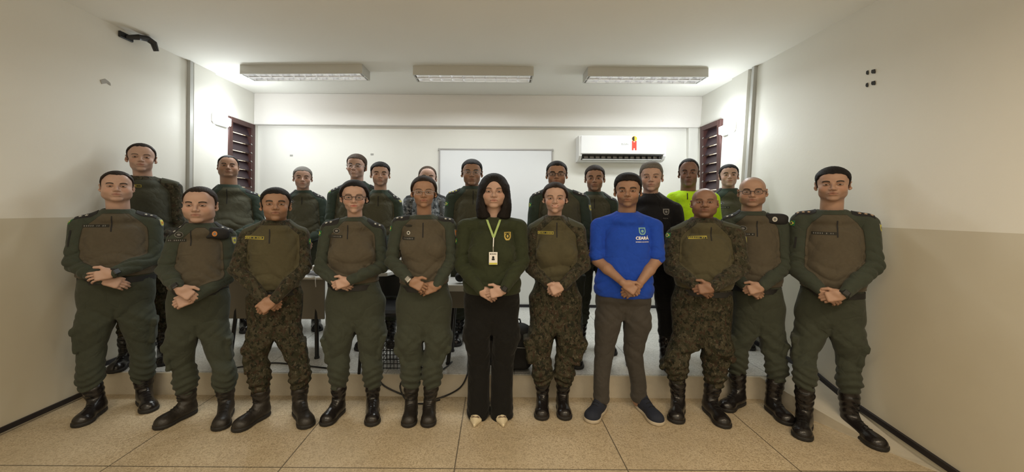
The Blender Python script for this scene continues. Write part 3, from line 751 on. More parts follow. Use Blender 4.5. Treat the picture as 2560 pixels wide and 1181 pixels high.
# ---------------------------------------------------------------- people: head and hands
def rot3(yaw, pitch, roll=0):
    return np.array(Matrix.Rotation(yaw, 3, 'Z') @ Matrix.Rotation(pitch, 3, 'X') @ Matrix.Rotation(roll, 3, 'Y'))
def head_prims(h):
    """a head about 0.235 high; face towards -y. jaw / cheeks vary from person to person"""
    j = h.get('jaw', 1.0); ck = h.get('cheek', 1.0); sm = h.get('smile', 0); ns = h.get('nose', 1.0)
    P = [ell((0, .014, .034), (.0745, .093, .082), .02), ell((0, -.022, .030), (.066, .066, .070), .03),
         ell((0, -.022, -.036), (.055*j, .062, .072), .03), ell((0, -.066, -.093), (.022*j, .018, .016), .02),
         ell((.040*ck, -.048, -.028), (.026, .028, .026), .02), ell((-.040*ck, -.048, -.028), (.026, .028, .026), .02),
         ell((.041*j, -.004, -.058), (.019, .032, .024), .025), ell((-.041*j, -.004, -.058), (.019, .032, .024), .025),
         ell((0, -.066, .052), (.050, .022, .036), .03),
         cap((-.038, -.076, .022), (-.014, -.082, .019), .0090, .0090, .014), cap((.038, -.076, .022), (.014, -.082, .019), .0090, .0090, .014),
         ell((.0315, -.096, .000), (.0185, .021, .0125), .012, -1), ell((-.0315, -.096, .000), (.0185, .021, .0125), .012, -1),
         ell((.0315, -.0725, -.0005), (.0165, .0135, .0125), .004), ell((-.0315, -.0725, -.0005), (.0165, .0135, .0125), .004),
         cap((0, -.083, .016), (0, -.1035, -.020), .0070*ns, .0100*ns, .010), ell((0, -.1045, -.0275), (.0120*ns, .0115, .0100), .006),
         ell((.0150*ns, -.092, -.0305), (.0082, .0105, .0080), .006), ell((-.0150*ns, -.092, -.0305), (.0082, .0105, .0080), .006),
         ell((0, -.072, -.056), (.030, .019, .022), .014),
         cap((-.017, -.0845, -.0545+sm*.003), (0, -.0915, -.0530), .0045, .0056, .005), cap((.017, -.0845, -.0545+sm*.003), (0, -.0915, -.0530), .0045, .0056, .005),
         cap((-.013, -.0865, -.0640), (.013, -.0865, -.0640), .0068, .0068, .006)]
    for s in (-1, 1):
        R = np.array(Matrix.Rotation(s*-.5, 3, 'Z'))
        P += [ell((s*.0815, .012, -.002), (.0075, .020, .031), .005, 1, R), ell((s*.0875, .006, .000), (.006, .011, .019), .003, -1, R), ell((s*.0775, .004, -.027), (.006, .008, .009), .005)]
    P += [cap((-.025, -.0905, -.0585+sm*.006), (-.009, -.0960, -.0580), .0014, .0014, .003)[:4]+(-1,), cap((.025, -.0905, -.0585+sm*.006), (.009, -.0960, -.0580), .0014, .0014, .003)[:4]+(-1,), cap((-.01, -.0965, -.0580), (.01, -.0965, -.0580), .0014, .0014, .003)[:4]+(-1,)]
    return P
def to_head(prims, c, R, s):
    """wrap head-frame primitives as one primitive in body space"""
    lo, hi = bounds(prims, .004); Ri = R.T; cs = []
    for a in (lo[0], hi[0]):
        for b in (lo[1], hi[1]):
            for d in (lo[2], hi[2]): cs.append(R @ (np.array((a, b, d))*s)+c)
    cs = np.array(cs)
    def inv(X, Y, Z):
        x, y, z = X-f32(c[0]), Y-f32(c[1]), Z-f32(c[2])
        return [(Ri[i][0]*x+Ri[i][1]*y+Ri[i][2]*z)/s[i] for i in range(3)]
    def f(X, Y, Z):
        x, y, z = inv(X, Y, Z)
        return evalp(prims, x.astype(f32), y.astype(f32), z.astype(f32))*float(min(s))
    return (f, cs.min(0), cs.max(0), .018, 1), inv
def hair_line(style):
    # hair exists where z > line(y, |x|) in the head frame
    ys = [-.11, -.085, -.060, -.030, -.012, .000, .012, .035, .060, .11]
    L = {'short': [.074, .071, .052, .036, -.004, -.012, .020, .022, -.030, -.050],
         'receding': [.086, .084, .078, .054, .004, -.004, .024, .022, -.025, -.050],
         'pulled': [.088, .084, .064, .034, .014, .006, .022, .018, -.030, -.040],
         'long': [.074, .068, .044, .018, -.06, -.10, -.13, -.15, -.15, -.15]}[style]
    return ys, L
def hair_prim(h, hb):
    st = h['hair']; t = h.get('ht', .009); ys, L = hair_line('short' if st not in ('receding', 'pulled', 'long') else st)
    seed = h.get('seed', 1)
    cap_ = [ell((0, .014, .036), (.0755, .094, .083), .02), ell((0, -.020, .034), (.068, .068, .071), .03), ell((0, .03, -.02), (.066, .07, .06), .03)]
    if st == 'pulled': cap_ += [ell((0, .100, .010), (.045, .035, .040), .02), ell((.052, .055, -.012), (.030, .045, .040), .02)]
    if h.get('top'): cap_.append(ell((0, -.025, .085), (.058, .062, .026+h['top']), .02))
    if st == 'long':
        cap_ += [loft([(-.17, s*.060, .025, .034, .045), (-.10, s*.066, .02, .034, .055), (-.02, s*.062, .02, .030, .06), (.03, s*.05, .01, .03, .06)], .03) for s in (-1, 1)]
        cap_ += [ell((0, .075, -.06), (.085, .045, .11), .04)]
    def f(X, Y, Z):
        d = evalp(cap_, X, Y, Z)-(t if st in ('long', 'pulled') else .0035+(t-.0035)*np.clip((Z-.015)/.06, 0, 1))
        line = np.interp(Y, ys, L).astype(f32)
        side = np.clip((np.abs(X)-.045)/.03, 0, 1)
        if st in ('short', 'receding', 'pulled'): line = line+.010*side*(Y < -.055)
        if st == 'receding': line = line+.012*np.clip(1-np.abs(np.abs(X)-.04)/.02, 0, 1)*(Y < -.04)
        if st == 'pulled': line = line-.002
        line = line+.003*np.sin(X*190+seed)*np.cos(Y*120+seed)
        d = d+.0016*np.sin(X*420+seed+2*np.sin(Z*140))*np.sin(Y*260+seed*2)*(1 if st != 'pulled' else .3)
        if st == 'long':
            gap = (Y+.015)*1.0
            face = np.sqrt((X/.058)**2+((Z+.045)/.112)**2)-1
            d = smax(d, -np.where(Y < .03, face*.05, .05+0*X), .006)
            d = smax(d, -(Z+.19), .01)
            return d
        return smax(d, line-Z, .005)
    lo = np.array((-.10, -.115, -.06)); hi = np.array((.10, .150, .145+h.get('top', 0)))
    if st == 'long': lo = np.array((-.115, -.12, -.20)); hi[0] = .115; hi[1] = .135
    return (f, lo, hi, .002, 1)
def hand_prims(wr, u, n, up, curl=.5, sc_=1.0, spread=.0, thumb=.6):
    """wr wrist, u direction to the knuckles, n out of the back of the hand, up: side of the thumb"""
    u = np.array(u, float); u /= np.linalg.norm(u); n = np.array(n, float); n -= u*(n@u); n /= np.linalg.norm(n)
    v = np.cross(n, u); v = v if v@np.array(up, float) > 0 else -v
    wr = np.array(wr, float); k = sc_
    P = [cap(wr-u*.012*k, wr+u*.015*k, .025*k, .024*k, .01), rbox(wr+u*.052*k, (u, v, n), (.043*k, .0345*k, .0145*k), .011*k, .014),
         ell(wr+u*.032*k+v*.022*k-n*.006*k, (.026*k,)*3, .015)]
    for i in range(4):
        vo = (.0268-.0178*i)*k; rt = wr+u*(.088-(.004, 0, .003, .010)[i])*k+v*vo; ln = (.92, 1.02, .95, .76)[i]*k; r = (.0088, .0089, .0084, .0075)[i]*k
        a = 0.0; p = rt; sp = spread*(1.5-i); P.append(ell(rt-u*.004*k+n*.004*k, (.0098*k,)*3, .004))
        for L_, da in ((.040, curl*.8), (.026, curl*1.15), (.021, curl*.7)):
            a += da; d = u*math.cos(a)-n*math.sin(a)+v*sp*.12; d /= np.linalg.norm(d); q = p+d*L_*ln
            P.append(cap(p, q, r, r*.93, .0022)); p = q; r *= .93
    t0 = wr+u*.030*k+v*.030*k; d = u*.75+v*thumb+n*.10; d /= np.linalg.norm(d); t1 = t0+d*.040*k; d2 = u*.98+v*thumb*.25-n*.15; d2 /= np.linalg.norm(d2); t2 = t1+d2*.030*k
    P += [cap(t0-d*.012*k, t1, .0145*k, .0110*k, .006), cap(t1, t2, .0108*k, .0090*k, .003)]
    return P
# ---------------------------------------------------------------- people: conforming patches
def bvh_of(o):
    me = o.data; return BVHTree.FromPolygons([v.co.copy() for v in me.vertices], [tuple(p.vertices) for p in me.polygons])
def stick(tree, V2, o, ex, ez, d, lift=.0015):
    """V2: points in a flat frame at o (ex, ez), thrown along d on the cloth"""
    out = []; d = Vector(d).normalized(); o = Vector(o); ex = Vector(ex); ez = Vector(ez)
    for a, b in V2:
        p = o+ex*a+ez*b; h = tree.ray_cast(p-d*.25, d, .6)
        out.append((h[0]-d*lift) if h[0] is not None else (p if not out else out[-1]))
    return out
def grid_patch(w_, h_, n=6, m=5, shape=None):
    V = []; F = []
    for j in range(m+1):
        for i in range(n+1):
            a, b = (i/n-.5), (j/m-.5)
            if shape == 'disc':
                r = max(abs(a), abs(b))*2; th = math.atan2(b, a); a, b = .5*r*math.cos(th), .5*r*math.sin(th)
            if shape == 'diamond':
                s_ = abs(a)+abs(b); m_ = max(abs(a), abs(b)); q = m_/s_ if s_ > 0 else 1; a *= q; b *= q
            if shape == 'shield':
                a *= 1-.55*max(0, -b*2)**2.2
            V.append((a*w_, b*h_))
    for j in range(m):
        for i in range(n): k = j*(n+1)+i; F.append((k, k+1, k+n+2, k+n+1))
    return V, F
def put_patch(name, parent, tree, o, w_, h_, m, d=(0, 1, 0), lift=.002, shape=None, rot=0, label=None, off=(0, 0)):
    V, F = grid_patch(w_, h_, 8, 8, shape)
    d = Vector(d).normalized(); ez = Vector((0, 0, 1)); ex = d.cross(ez).normalized(); 
    c, s = math.cos(rot), math.sin(rot); V = [(a*c-b*s+off[0], a*s+b*c+off[1]) for a, b in V]
    ob = mesh_np(name, stick(tree, V, o, ex, ez, d, lift), F, m, parent)
    if label: ob['label'] = label
    return ob
# ---------------------------------------------------------------- people: builder
Q = 1.0
def shoe(root, heel, toe, style, mt, shaft_top, lz=0.0, sc_=1.0):
    """heel, toe: points on the ground in the person's frame; shaft_top: where the leg enters"""
    h = np.array([heel[0], heel[1], 0.0]); t = np.array([toe[0], toe[1], 0.0]); u = t-h; L = np.linalg.norm(u); u /= L
    if L < .24: L = .245
    if L > .34: L = .33
    v = np.array([-u[1], u[0], 0]); an = h+u*.055; an[2] = 0
    E = np.array([0, 0, 1.0]); r = .041*sc_; P = []
    if style == 'flat':
        P = [cap(h+u*.03+E*.030, h+u*.08+E*.028, .028, .027, .02), cap(h+u*.08+E*.022, h+u*(L-.09)+E*.020, .026, .034, .02), cap(h+u*(L-.09)+E*.018, h+u*(L-.012)+E*.014, .034, .010, .02)]
        cut = cap(h+u*.03+E*.07, h+u*(L-.10)+E*.066, .026, .030, .006)[:4]+(-1,); P.append(cut)
    else:
        P = [cap(h+u*.045+E*.036, h+u*.10+E*.040, .038*sc_, .040*sc_, .03), cap(h+u*.09+E*.034, h+u*(L-.05)+E*.024, .038*sc_, .044*sc_, .03), ell(h+u*(L-.065)+E*.030, (.050*sc_, .050*sc_, .036), .03),
             cap(h+u*.10+E*.075, h+u*(L-.09)+E*.035, .030, .030, .03)]
        if style == 'boot':
            st = np.array(shaft_top); P += [cap(an+E*.06, an*.35+st*.65, .046*sc_, .052*sc_, .03), cap(an*.35+st*.65, st, .052*sc_, .055*sc_, .02)]
        else: P += [cap(h+u*.05+E*.05, h+u*.06+E*.085, .040, .041, .02)]
    lo, hi = bounds(P, .02); lo[2] = -.01
    xs, ys, zs = axis(lo[0], hi[0], .007), axis(lo[1], hi[1], .007), axis(-.014, hi[2], .0065)
    F = field(P, xs, ys, zs)
    Z = zs[None, None, :]; F = smax(F, .006-Z, .004)
    if style == 'boot':
        X, Y = xs[:, None, None], ys[None, :, None]
        F = F+.0022*np.sin(Z*150+3*np.sin(X*40))*np.clip((Z-.07)/.05, 0, 1)
    V, Fc = snets(F, xs, ys, zs)
    ob = mesh_np('boot' if style == 'boot' else 'shoe', V, Fc, mt, root)
    # sole slab
    G = field([(p if p[4] > 0 else p) for p in P if p[4] > 0], xs, ys, axis(-.012, .05, .006)); zz = axis(-.012, .05, .006)
    base = F[:, :, np.argmin(np.abs(zs-.028))][:, :, None]-.004
    so = smax(np.broadcast_to(base, G.shape).copy(), np.broadcast_to(np.abs(zz[None, None, :]-.0125)-.0125, G.shape), .003)
    V, Fc = snets(so.astype(f32), xs, ys, zz)
    if len(V): mesh_np('sole', V, Fc, M_SSOLE if style == 'sneaker' else (mt if style == 'flat' else M_SOLE), ob)
    tr = bvh_of(ob); g = MB(); nl = 0
    def hit(p, d):
        q = tr.ray_cast(Vector(p), Vector(d), .4); return q[0]
    if style in ('boot', 'sneaker'):
        ks = np.linspace(L-.11, .10, 4) if style == 'boot' else np.linspace(L-.11, .09, 4)
        for q in ks:
            c = h+u*q
            pts = [hit(c+v*s*.022+E*.25+u*0, (0, 0, -1)) for s in (-1, -.4, .4, 1)]
            if all(p is not None for p in pts) and max(p.z for p in pts) < .16: g.tube([p+Vector((0, 0, .002)) for p in pts], .0024, 5); nl += 1
        if style == 'boot':
            for zz_ in np.linspace(.12, float(shaft_top[2])-.02, 6):
                c = an+(np.array(shaft_top)-an)*((zz_)/shaft_top[2]); c[2] = zz_
                pts = [hit(c+u*.25+v*s*.02, -u) for s in (-1, -.4, .4, 1)]
                if all(p is not None for p in pts): g.tube([p+Vector(u)*.002 for p in pts], .0024, 5); nl += 1
        if nl: g.build('laces', M_LACE, ob, True)
    else:
        q = h+u*(L-.055); p = hit(q+E*.2, (0, 0, -1)) or Vector(q+E*.03)
        for s in (-1, 1):
            b_ = [p, p+Vector(v)*s*.022+Vector((0, 0, .010)), p+Vector(v)*s*.028+Vector((0, 0, .0)), p+Vector((0, 0, .002))]
            g.tube(b_, .0024, 5)
        g.build('bow', mat('taupe_bow', (.18, .13, .10), .6), ob, True)
    return ob
def person(S):
    # base point and facing
    if 'Y' in S:
        X0 = at(S['cx'], 525, S['Y'])[0]; B = np.array([X0, S['Y'], PLAT if S['plat'] else 0.0])
    else: B = onz(*S['root'], PLAT if S.get('plat') else 0.0)
    th = -math.atan2(B[0], B[1])*S.get('yf', .8)
    ct, st = math.cos(th), math.sin(th); R = np.array([[ct, -st, 0], [st, ct, 0], [0, 0, 1]])
    root = empty('person', B, th); tag(root, S['label'], 'person', S.get('group'))
    Oc = R.T @ (CAM-B)
    def Lp(px, py, yo=0.0):
        d = R.T @ ray(px, py); t = (yo-Oc[1])/d[1]; return Oc+d*t
    def Fl(px, py, z=0.0):
        d = R.T @ ray(px, py); t = (z-Oc[2])/d[2]; return Oc+d*t
    seed = S['seed']; rnd = random.Random(seed)
    det = S.get('det', 1.0)
    # ---- head
    hx, ht, hc = S['head']; hair = S.get('hair', 'short'); htk = S.get('ht', .008)
    hy0 = S.get('heady', -.03)
    a = Lp(hx, ht, hy0); b = Lp(hx, hc, hy0); Hh = a[2]-b[2]
    sz = Hh/(.2295+htk+S.get('top', 0)*.7 if hair != 'bald' else .2295)
    fw = abs(Lp(hx+S['fw']/2, hc, hy0)[0]-Lp(hx-S['fw']/2, hc, hy0)[0]); sx = fw/.148; sy = (sx+sz)/2
    sx = min(max(sx, sz*.84), sz*1.10)
    hs = np.array([sx, sy, sz]); hcn = np.array([a[0], hy0, b[2]+.1125*sz])
    yaw = -(math.atan2(B[0], B[1])+th)*.85+S.get('hyaw', 0)
    HR = rot3(yaw, S.get('hpitch', 0), S.get('hroll', 0))
    hd = dict(jaw=S.get('jaw', 1), cheek=S.get('ck', 1), smile=S.get('smile', 0), nose=S.get('nose', .86), hair=hair, ht=htk/sz, top=S.get('top', 0), seed=seed)
    HP, inv = to_head(head_prims(hd), hcn, HR, hs)
    # ---- torso numbers
    (sl, sr, shy) = S['sh']; A = Lp(sl, shy); D = Lp(sr, shy); SW = (D[0]-A[0])/2; scx = (A[0]+D[0])/2; shz = (A[2]+D[2])/2
    if 'shw' in S: A = D-np.array([2*S['shw'], 0, 0]); SW = S['shw']; scx = D[0]-SW
    sly, sry = S.get('sht', (shy-16, shy-16)); zl, zr = Lp(sl, sly)[2], Lp(sr, sry)[2]      # top of the shoulder caps
    wy, wl, wr_ = S['waist']; Wa = Lp(wl, wy); Wb = Lp(wr_, wy); wz = Wa[2]; WW = (Wb[0]-Wa[0])/2; wcx = (Wa[0]+Wb[0])/2
    nk = np.array([hcn[0], .018, Lp(hx, S['neck'])[2]])      # base of the neck at the collar
    bell = S.get('belly', .125); cy = S.get('chest', .115); ar = S.get('arm', .052)
    jl = np.array([A[0]+ar+.006, .012, zl-ar-.012]); jr = np.array([D[0]-ar-.006, .012, zr-ar-.012])
    el = Lp(S['el'][0][0], S['el'][0][1], -.035); er = Lp(S['el'][1][0], S['el'][1][1], -.035)
    el[0] += ar; er[0] -= ar
    Hn = S['hands']; hy = -(bell+.072); 
    wl3 = Lp(*Hn['lw'], hy+(.0 if Hn['top'] == 'l' else .030)); wr3 = Lp(*Hn['rw'], hy+(.0 if Hn['top'] == 'r' else .030))
    tl3 = Lp(*Hn['lt'], hy+(-.01 if Hn['top'] == 'l' else .04)); tr3 = Lp(*Hn['rt'], hy+(-.01 if Hn['top'] == 'r' else .04))
    hidden = Hn.get('hidden', False)
    cr = S['crotch']; crz = Lp(*cr)[2]; hpy, hl, hr = S['hip']; Ha = Lp(hl, hpy); Hb = Lp(hr, hpy); hz = Ha[2]; HW = (Hb[0]-Ha[0])/2; hcx = (Ha[0]+Hb[0])/2
    # ---- body
    hk = S.get('handk', 1.0)*.96
    PB = [HP, cap(hcn+HR@(np.array((0, .022, -.045))*hs), nk+np.array([0, .006, -.012]), .054*S.get('nkw', 1)*sx, .055*S.get('nkw', 1)*sx, .02),
          cap((hcn[0]-.03, .03, nk[2]-.08), (hcn[0]+.03, .03, nk[2]-.08), .045, .045, .03),
          loft([(crz+.01, hcx, .02, HW*.55, .055), (hz-.05, hcx, .02, HW*.62, .06), ((hz+shz)/2, scx, .01, SW*.48, .06), (shz+.01, scx, .015, SW*.38, .045)], .03),
          cap((hcn[0], .022, nk[2]-.03), (scx, .018, shz-.03), .045, .05, .02), cap(jl+np.array([.0, .01, -.01]), (scx, .02, shz+.01), .032, .04, .02), cap(jr+np.array([0, .01, -.01]), (scx, .02, shz+.01), .032, .04, .02)]
    upv = (0, -.25, 1)
    curl = Hn.get('curl', .55)*1.1+.22
    nb = np.array([0, -1, .25])
    skp = []
    bare = S.get('sleeve') in ('short', 'three')
    def limb(j, e, w_, flip):
        if not bare: return [cap(j, e, .036, .030, .02), cap(e, w_, .030, .023, .02)]
        return [cap(j, e, .038, .040, .02), cap(e, e*.6+w_*.4, .040, .037, .02), cap(e*.6+w_*.4, w_, .037, .024, .02)]
    PB += limb(jl, el, wl3, 0)+limb(jr, er, wr3, 0)
    for wv, tv, s_ in ((wl3, tl3, 'l'), (wr3, tr3, 'r')):
        top = Hn['top'] == s_
        PB += hand_prims(wv, tv-wv, nb+np.array([(.25 if s_ == 'l' else -.25), 0, 0]), upv, curl*(1 if top else .75), hk, Hn.get('spread', 0) if top else 0, Hn.get('thumb', .62) if top else .2)
    # legs inside the trousers
    lg = []
    for i in (0, 1):
        kx, ky = S['knee'][i]; hmx, hmy = S['hem'][i]
        heel = Fl(*S['feet'][i][:2]) if not S.get('autofeet') else None
        toe = Fl(*S['feet'][i][2:]) if not S.get('autofeet') else None
        if heel is None:
            sgn = (-1, 1)[i]; heel = np.array([hcx+sgn*.11, .07, 0]); toe = np.array([hcx+sgn*.15, -.19, 0])
        if heel is not None and not S.get('autofeet'):
            uu = toe-heel; Lr = np.linalg.norm(uu[:2]); fl = S.get('footlen', .285)
            heel = toe-uu/Lr*min(max(Lr, fl-.02), fl+.02)
        uu = (toe-heel)/np.linalg.norm(toe-heel); ank = heel+uu*.06
        hm = Lp(hmx, hmy, ank[1]) if hmx else np.array([ank[0], ank[1], .24])
        kn = Lp(kx, ky, ank[1]*.5-.02) if kx else np.array([(ank[0]+hcx+(-1, 1)[i]*HW*.5)/2, -.01, .50])
        kn[1] = .01+(hm[1]-.01)*np.clip((crz-kn[2])/max(.05, crz-hm[2]), 0, 1)
        kn[2] = max(kn[2], hm[2]+.17)
        lg.append((kn, hm, heel, toe, ank))
    cph = float(B[1]/math.hypot(B[0], B[1]))
    th_r = min(S.get('thigh', .125), HW*.505)
    zc = crz
    ps = S.get('pants', 'blouse'); hemz = []
    PT = [loft([(zc-.005, hcx, .015, HW*.86, .090), (hz, hcx, .015, HW*.97, max(.108, bell*.86)), ((hz+wz)/2, (hcx+wcx)/2, .012, (HW+WW)/2*.97, bell*.95), (wz+.03, wcx, .01, WW*.93, bell*.90)], .03, 2.3)]
    for i, (kn, hm, heel, toe, ank) in enumerate(lg):
        sgn = (-1, 1)[i]; tx_ = hcx+sgn*(HW-th_r*.98); kr = S.get('kr', .082)*cph**.9; hr_ = S.get('hr', .072)*cph**.9
        z_h = hm[2]
        if ps == 'blouse':
            kns = [(z_h-.035, hm[0], hm[1], hr_*.78, hr_*.80), (z_h+.01, hm[0], hm[1]-.0, hr_*1.0, hr_*1.0), (z_h+.05, hm[0], hm[1]-.004, hr_*1.16, hr_*1.12), (z_h+.13, hm[0]*.85+kn[0]*.15, hm[1], kr*.98, kr*1.0)]
        elif ps == 'straight':
            kns = [(z_h, hm[0], hm[1], hr_, hr_*1.15), (z_h+.10, hm[0], hm[1], hr_*.97, hr_*1.02)]
        else:
            kns = [(z_h, hm[0], hm[1]-.02, hr_*1.05, hr_*1.30), (z_h+.18, hm[0], hm[1]-.01, hr_*.98, hr_*1.05)]
        kns += [(kn[2], kn[0], kn[1], kr, kr), ((kn[2]+zc)/2, (kn[0]+tx_)/2, kn[1]*.5, (kr+th_r)/2*.97, (kr+th_r)/2*1.0), (zc-.01, tx_, .008, th_r*.99, min(th_r*1.06, .112)), (zc+.12, tx_*.85+hcx*.15, .012, th_r*.84, .095)]
        PT.append(loft(kns, .010, 2.15)); hemz.append(z_h)
        PB += [cap((tx_, .01, zc+.03), kn, .055, .045, .03), cap(kn, hm, .042, .036, .03), cap(hm, ank+np.array([0, 0, .05]), .036, .03, .03), cap(ank+np.array([0, 0, .05]), heel*.35+toe*.65+np.array([0, 0, .03]), .028, .022, .02)]
        if S.get('pocket', True):
            pz = zc-.11; tt = (zc-pz)/max(.1, zc-kn[2]); pw_ = S.get('pockw', .010); zd = np.array([tx_-kn[0], 0, zc-kn[2]]); zd[0] += sgn*(th_r-kr)*.8; zd /= np.linalg.norm(zd); xd = np.array([zd[2], 0, -zd[0]])
            c0 = np.array([tx_+(kn[0]-tx_)*tt+sgn*(th_r+(kr-th_r)*tt-.010), kn[1]*tt, pz])
            PT += [rbox(c0, (xd, (0, 1, 0), zd), (pw_+.006, .070, .085), .014, .010), rbox(c0+zd*.072+xd*sgn*.005, (xd, (0, 1, 0), zd), (pw_+.007, .074, .026), .008, .004)]
    # ---- body grid
    lo, hi = bounds(PB, .02); lo[2] = max(lo[2], .0)-.004
    hz0, hz1 = hcn[2]-.135*sz, hcn[2]+.14*sz
    cxh = hcn[0]; fz = .0030/det
    hc_ = (wl3+wr3+tl3+tr3)/4
    hxl, hxh = min(wl3[0], wr3[0], tl3[0], tr3[0])-.05, max(wl3[0], wr3[0], tl3[0], tr3[0])+.05
    hzl, hzh = min(wl3[2], wr3[2], tl3[2], tr3[2])-.07, max(wl3[2], wr3[2], tl3[2], tr3[2])+.07
    fx_ = [(cxh-.09*sx, cxh+.09*sx, fz)]; fzz = [(hz0, hz1, fz)]; fy_ = [(hcn[1]-.12*sy, hcn[1]-.03, fz), (hcn[1]-.03, hcn[1]+.10, .007)]
    if not hidden: fx_.append((hxl, hxh, .0036)); fzz.append((hzl, hzh, .0036)); fy_.append((hy-.06, hy+.08, .0038))
    xs, ys, zs = axis(lo[0], hi[0], .014, fx_), axis(lo[1], hi[1], .014, fy_), axis(lo[2], hi[2], .016, fzz)
    Fd = field(PB, xs, ys, zs)
    V, Fc = snets(Fd, xs, ys, zs)
    hx_, hy_, hz_ = inv(V[:, 0], V[:, 1], V[:, 2]); hp = np.stack([hx_, hy_, hz_], 1)
    body = mesh_np('body', V, Fc, S['skin'], root, attrs={'hp': hp})
    hw2 = lambda p: HR @ (np.array(p)*hs)+hcn
    # eyes: cornea bulge shown between the lids
    for s_ in (-1, 1):
        c0 = (s_*.0315, -.0765, .0004); ev = []; ep = []
        nu, nv = 12, 14
        for i in range(nu+1):
            a = (i/nu)*1.05
            for j in range(nv):
                b_ = 2*PI*j/nv; q = (math.sin(a)*math.cos(b_), -math.cos(a), math.sin(a)*math.sin(b_))
                sq = (.0142, .0118, .0056*S.get('eye', 1)); ev.append(hw2((c0[0]+q[0]*sq[0], c0[1]+q[1]*sq[1], c0[2]+q[2]*sq[2]*1.0))); ep.append((q[0]*sq[0], 0, q[2]*sq[2]))
        ef = [(i*nv+j, i*nv+(j+1) % nv, (i+1)*nv+(j+1) % nv, (i+1)*nv+j) for i in range(nu) for j in range(nv)]
        mesh_np('eye', ev, ef, M_EYE, root, attrs={'ep': np.array(ep)})
    if hair != 'bald':
        hpz = hair_prim(hd, None); HPp, _ = to_head([hpz], hcn, HR, hs)
        # evaluate without the outer wrapper's blending
        l2, h2 = HPp[1]-.012, HPp[2]+.012
        stp = .0042/det; xa, ya, za = axis(l2[0], h2[0], stp), axis(l2[1], h2[1], stp*1.3), axis(l2[2], h2[2], stp)
        Fh = field([HPp[:3]+(0, 1)], xa, ya, za)
        Vh, Fhc = snets(Fh, xa, ya, za); mesh_np('hair', Vh, Fhc, S.get('hairm', H_DBROWN), root)
    if S.get('teeth'):
        V_ = []; 
        for i in range(9):
            x = -.0135+.027*i/8; y = -.0992+abs(x)*.36
            V_ += [hw2((x, y, -.0555+.0+abs(x)*.12)), hw2((x, y, -.0600+abs(x)*.22))]
        mesh_np('teeth', V_, [(2*i, 2*i+1, 2*i+3, 2*i+2) for i in range(8)], M_TEETH, root)
    # glasses
    if S.get('glasses'):
        thick = S['glasses']; g = MB(); rr = .0013 if thick == 1 else .0021
        for s_ in (-1, 1):
            pts = []
            for k in range(20):
                a = 2*PI*k/20; ex, ez = math.cos(a), math.sin(a)
                px_ = .0225*np.sign(ex)*abs(ex)**.65; pz_ = .0155*np.sign(ez)*abs(ez)**.65
                pts.append(hw2((s_*.0335+px_, -.1035+.10*max(0, (s_*px_+.0335)-.03), pz_-.001)))
            g.tube(pts, rr, 6, True)
            g.tube([hw2((s_*.055, -.1000, .005)), hw2((s_*.070, -.085, .006)), hw2((s_*.080, -.01, .004)), hw2((s_*.081, .018, -.008))], rr*1.1, 6)
        g.tube([hw2((-.0115, -.1035, .003)), hw2((0, -.1060, .005)), hw2((.0115, -.1035, .003))], rr, 6)
        gl = g.build('glasses', M_BLACK if thick == 2 else M_ALU, root, True)
        for s_ in (-1, 1):
            ln = MB(); vs = []
            for k in range(20):
                a = 2*PI*k/20; ex, ez = math.cos(a), math.sin(a)
                px_ = .0225*np.sign(ex)*abs(ex)**.65; pz_ = .0155*np.sign(ez)*abs(ez)**.65
                vs.append(hw2((s_*.0335+px_, -.1035+.10*max(0, (s_*px_+.0335)-.03), pz_-.001)))
            ln.add(vs, [tuple(range(20))]); ln.build('lens', M_LENS, gl)
    # ---- shirt
    nr = .062*S.get('nkw', 1)*sx+.008
    belz = S.get('hemz', wz-.01)
    short = S.get('sleeve') == 'short'; half = S.get('sleeve') == 'three'
    mz = (shz+wz)/2; armpit = shz-.10
    cw = SW*S.get('cw', .70)*.93; mw = min(S.get('mw', (WW*.98+cw)/2), SW*.72)
    PTo = [loft([(belz, wcx, .008, WW*1.0, bell*.98), (wz+.05, wcx, .006, WW*1.03, bell*1.04), (mz-.02, (wcx+scx)/2, .004, mw, (bell+cy)/2*1.03), (armpit, scx, .004, cw, cy), (shz+.0, scx, .012, cw*.93, cy*.92), (shz+.045, scx, .018, cw*.70, cy*.66)], .03, 2.25),
           cap(jl+np.array([.01, .0, .008]), (hcn[0]-.045, .022, nk[2]-.030), ar*.98, .050, .035), cap(jr+np.array([-.01, .0, .008]), (hcn[0]+.045, .022, nk[2]-.030), ar*.98, .050, .035)]
    PTo.append(cap((hcn[0], .012, nk[2]-.055), (scx, .012, shz), nr+.018, .085, .03))
    if S.get('bust'):
        PTo += [ell((scx-SW*.34, -cy*.72, shz-.125), (.070, .055, .068), .05), ell((scx+SW*.34, -cy*.72, shz-.125), (.070, .055, .068), .05)]
    col = S.get('collar', True)
    PTo.append(ell((hcn[0], .010, nk[2]-.050), (nr+.040, nr+.026, .052), .03))
    if col: PTo.append(loft([(nk[2]-.05, hcn[0], .012, nr*1.12, nr*1.12), (nk[2]-.006, hcn[0], .006, nr*1.05, nr*1.05), (nk[2]+.014, hcn[0], .005, nr*1.0, nr*1.0)], .016, 2, .006))
    PA = []
    for j, e_, w_, s_ in ((jl, el, wl3, -1), (jr, er, wr3, 1)):
        d = (w_-e_); cuff = w_-d/np.linalg.norm(d)*.012
        if short: PA += [cap(j, j*.45+e_*.55, ar*1.08, ar*1.02, .02)]
        elif half: PA += [cap(j, j*.10+e_*.90, ar*1.05, ar*1.0, .007), cap(j*.16+e_*.84, j*.10+e_*.90, ar*1.04, ar*1.05, .006)]
        else: PA += [cap(j, e_, ar*1.05, ar*.94, .007), cap(e_, e_*.5+cuff*.5, ar*.95, ar*.84, .010), cap(e_*.5+cuff*.5, cuff, ar*.84, .034*hk+.001, .008), cap(cuff-d*.06, cuff, .036*hk, .035*hk, .004)]
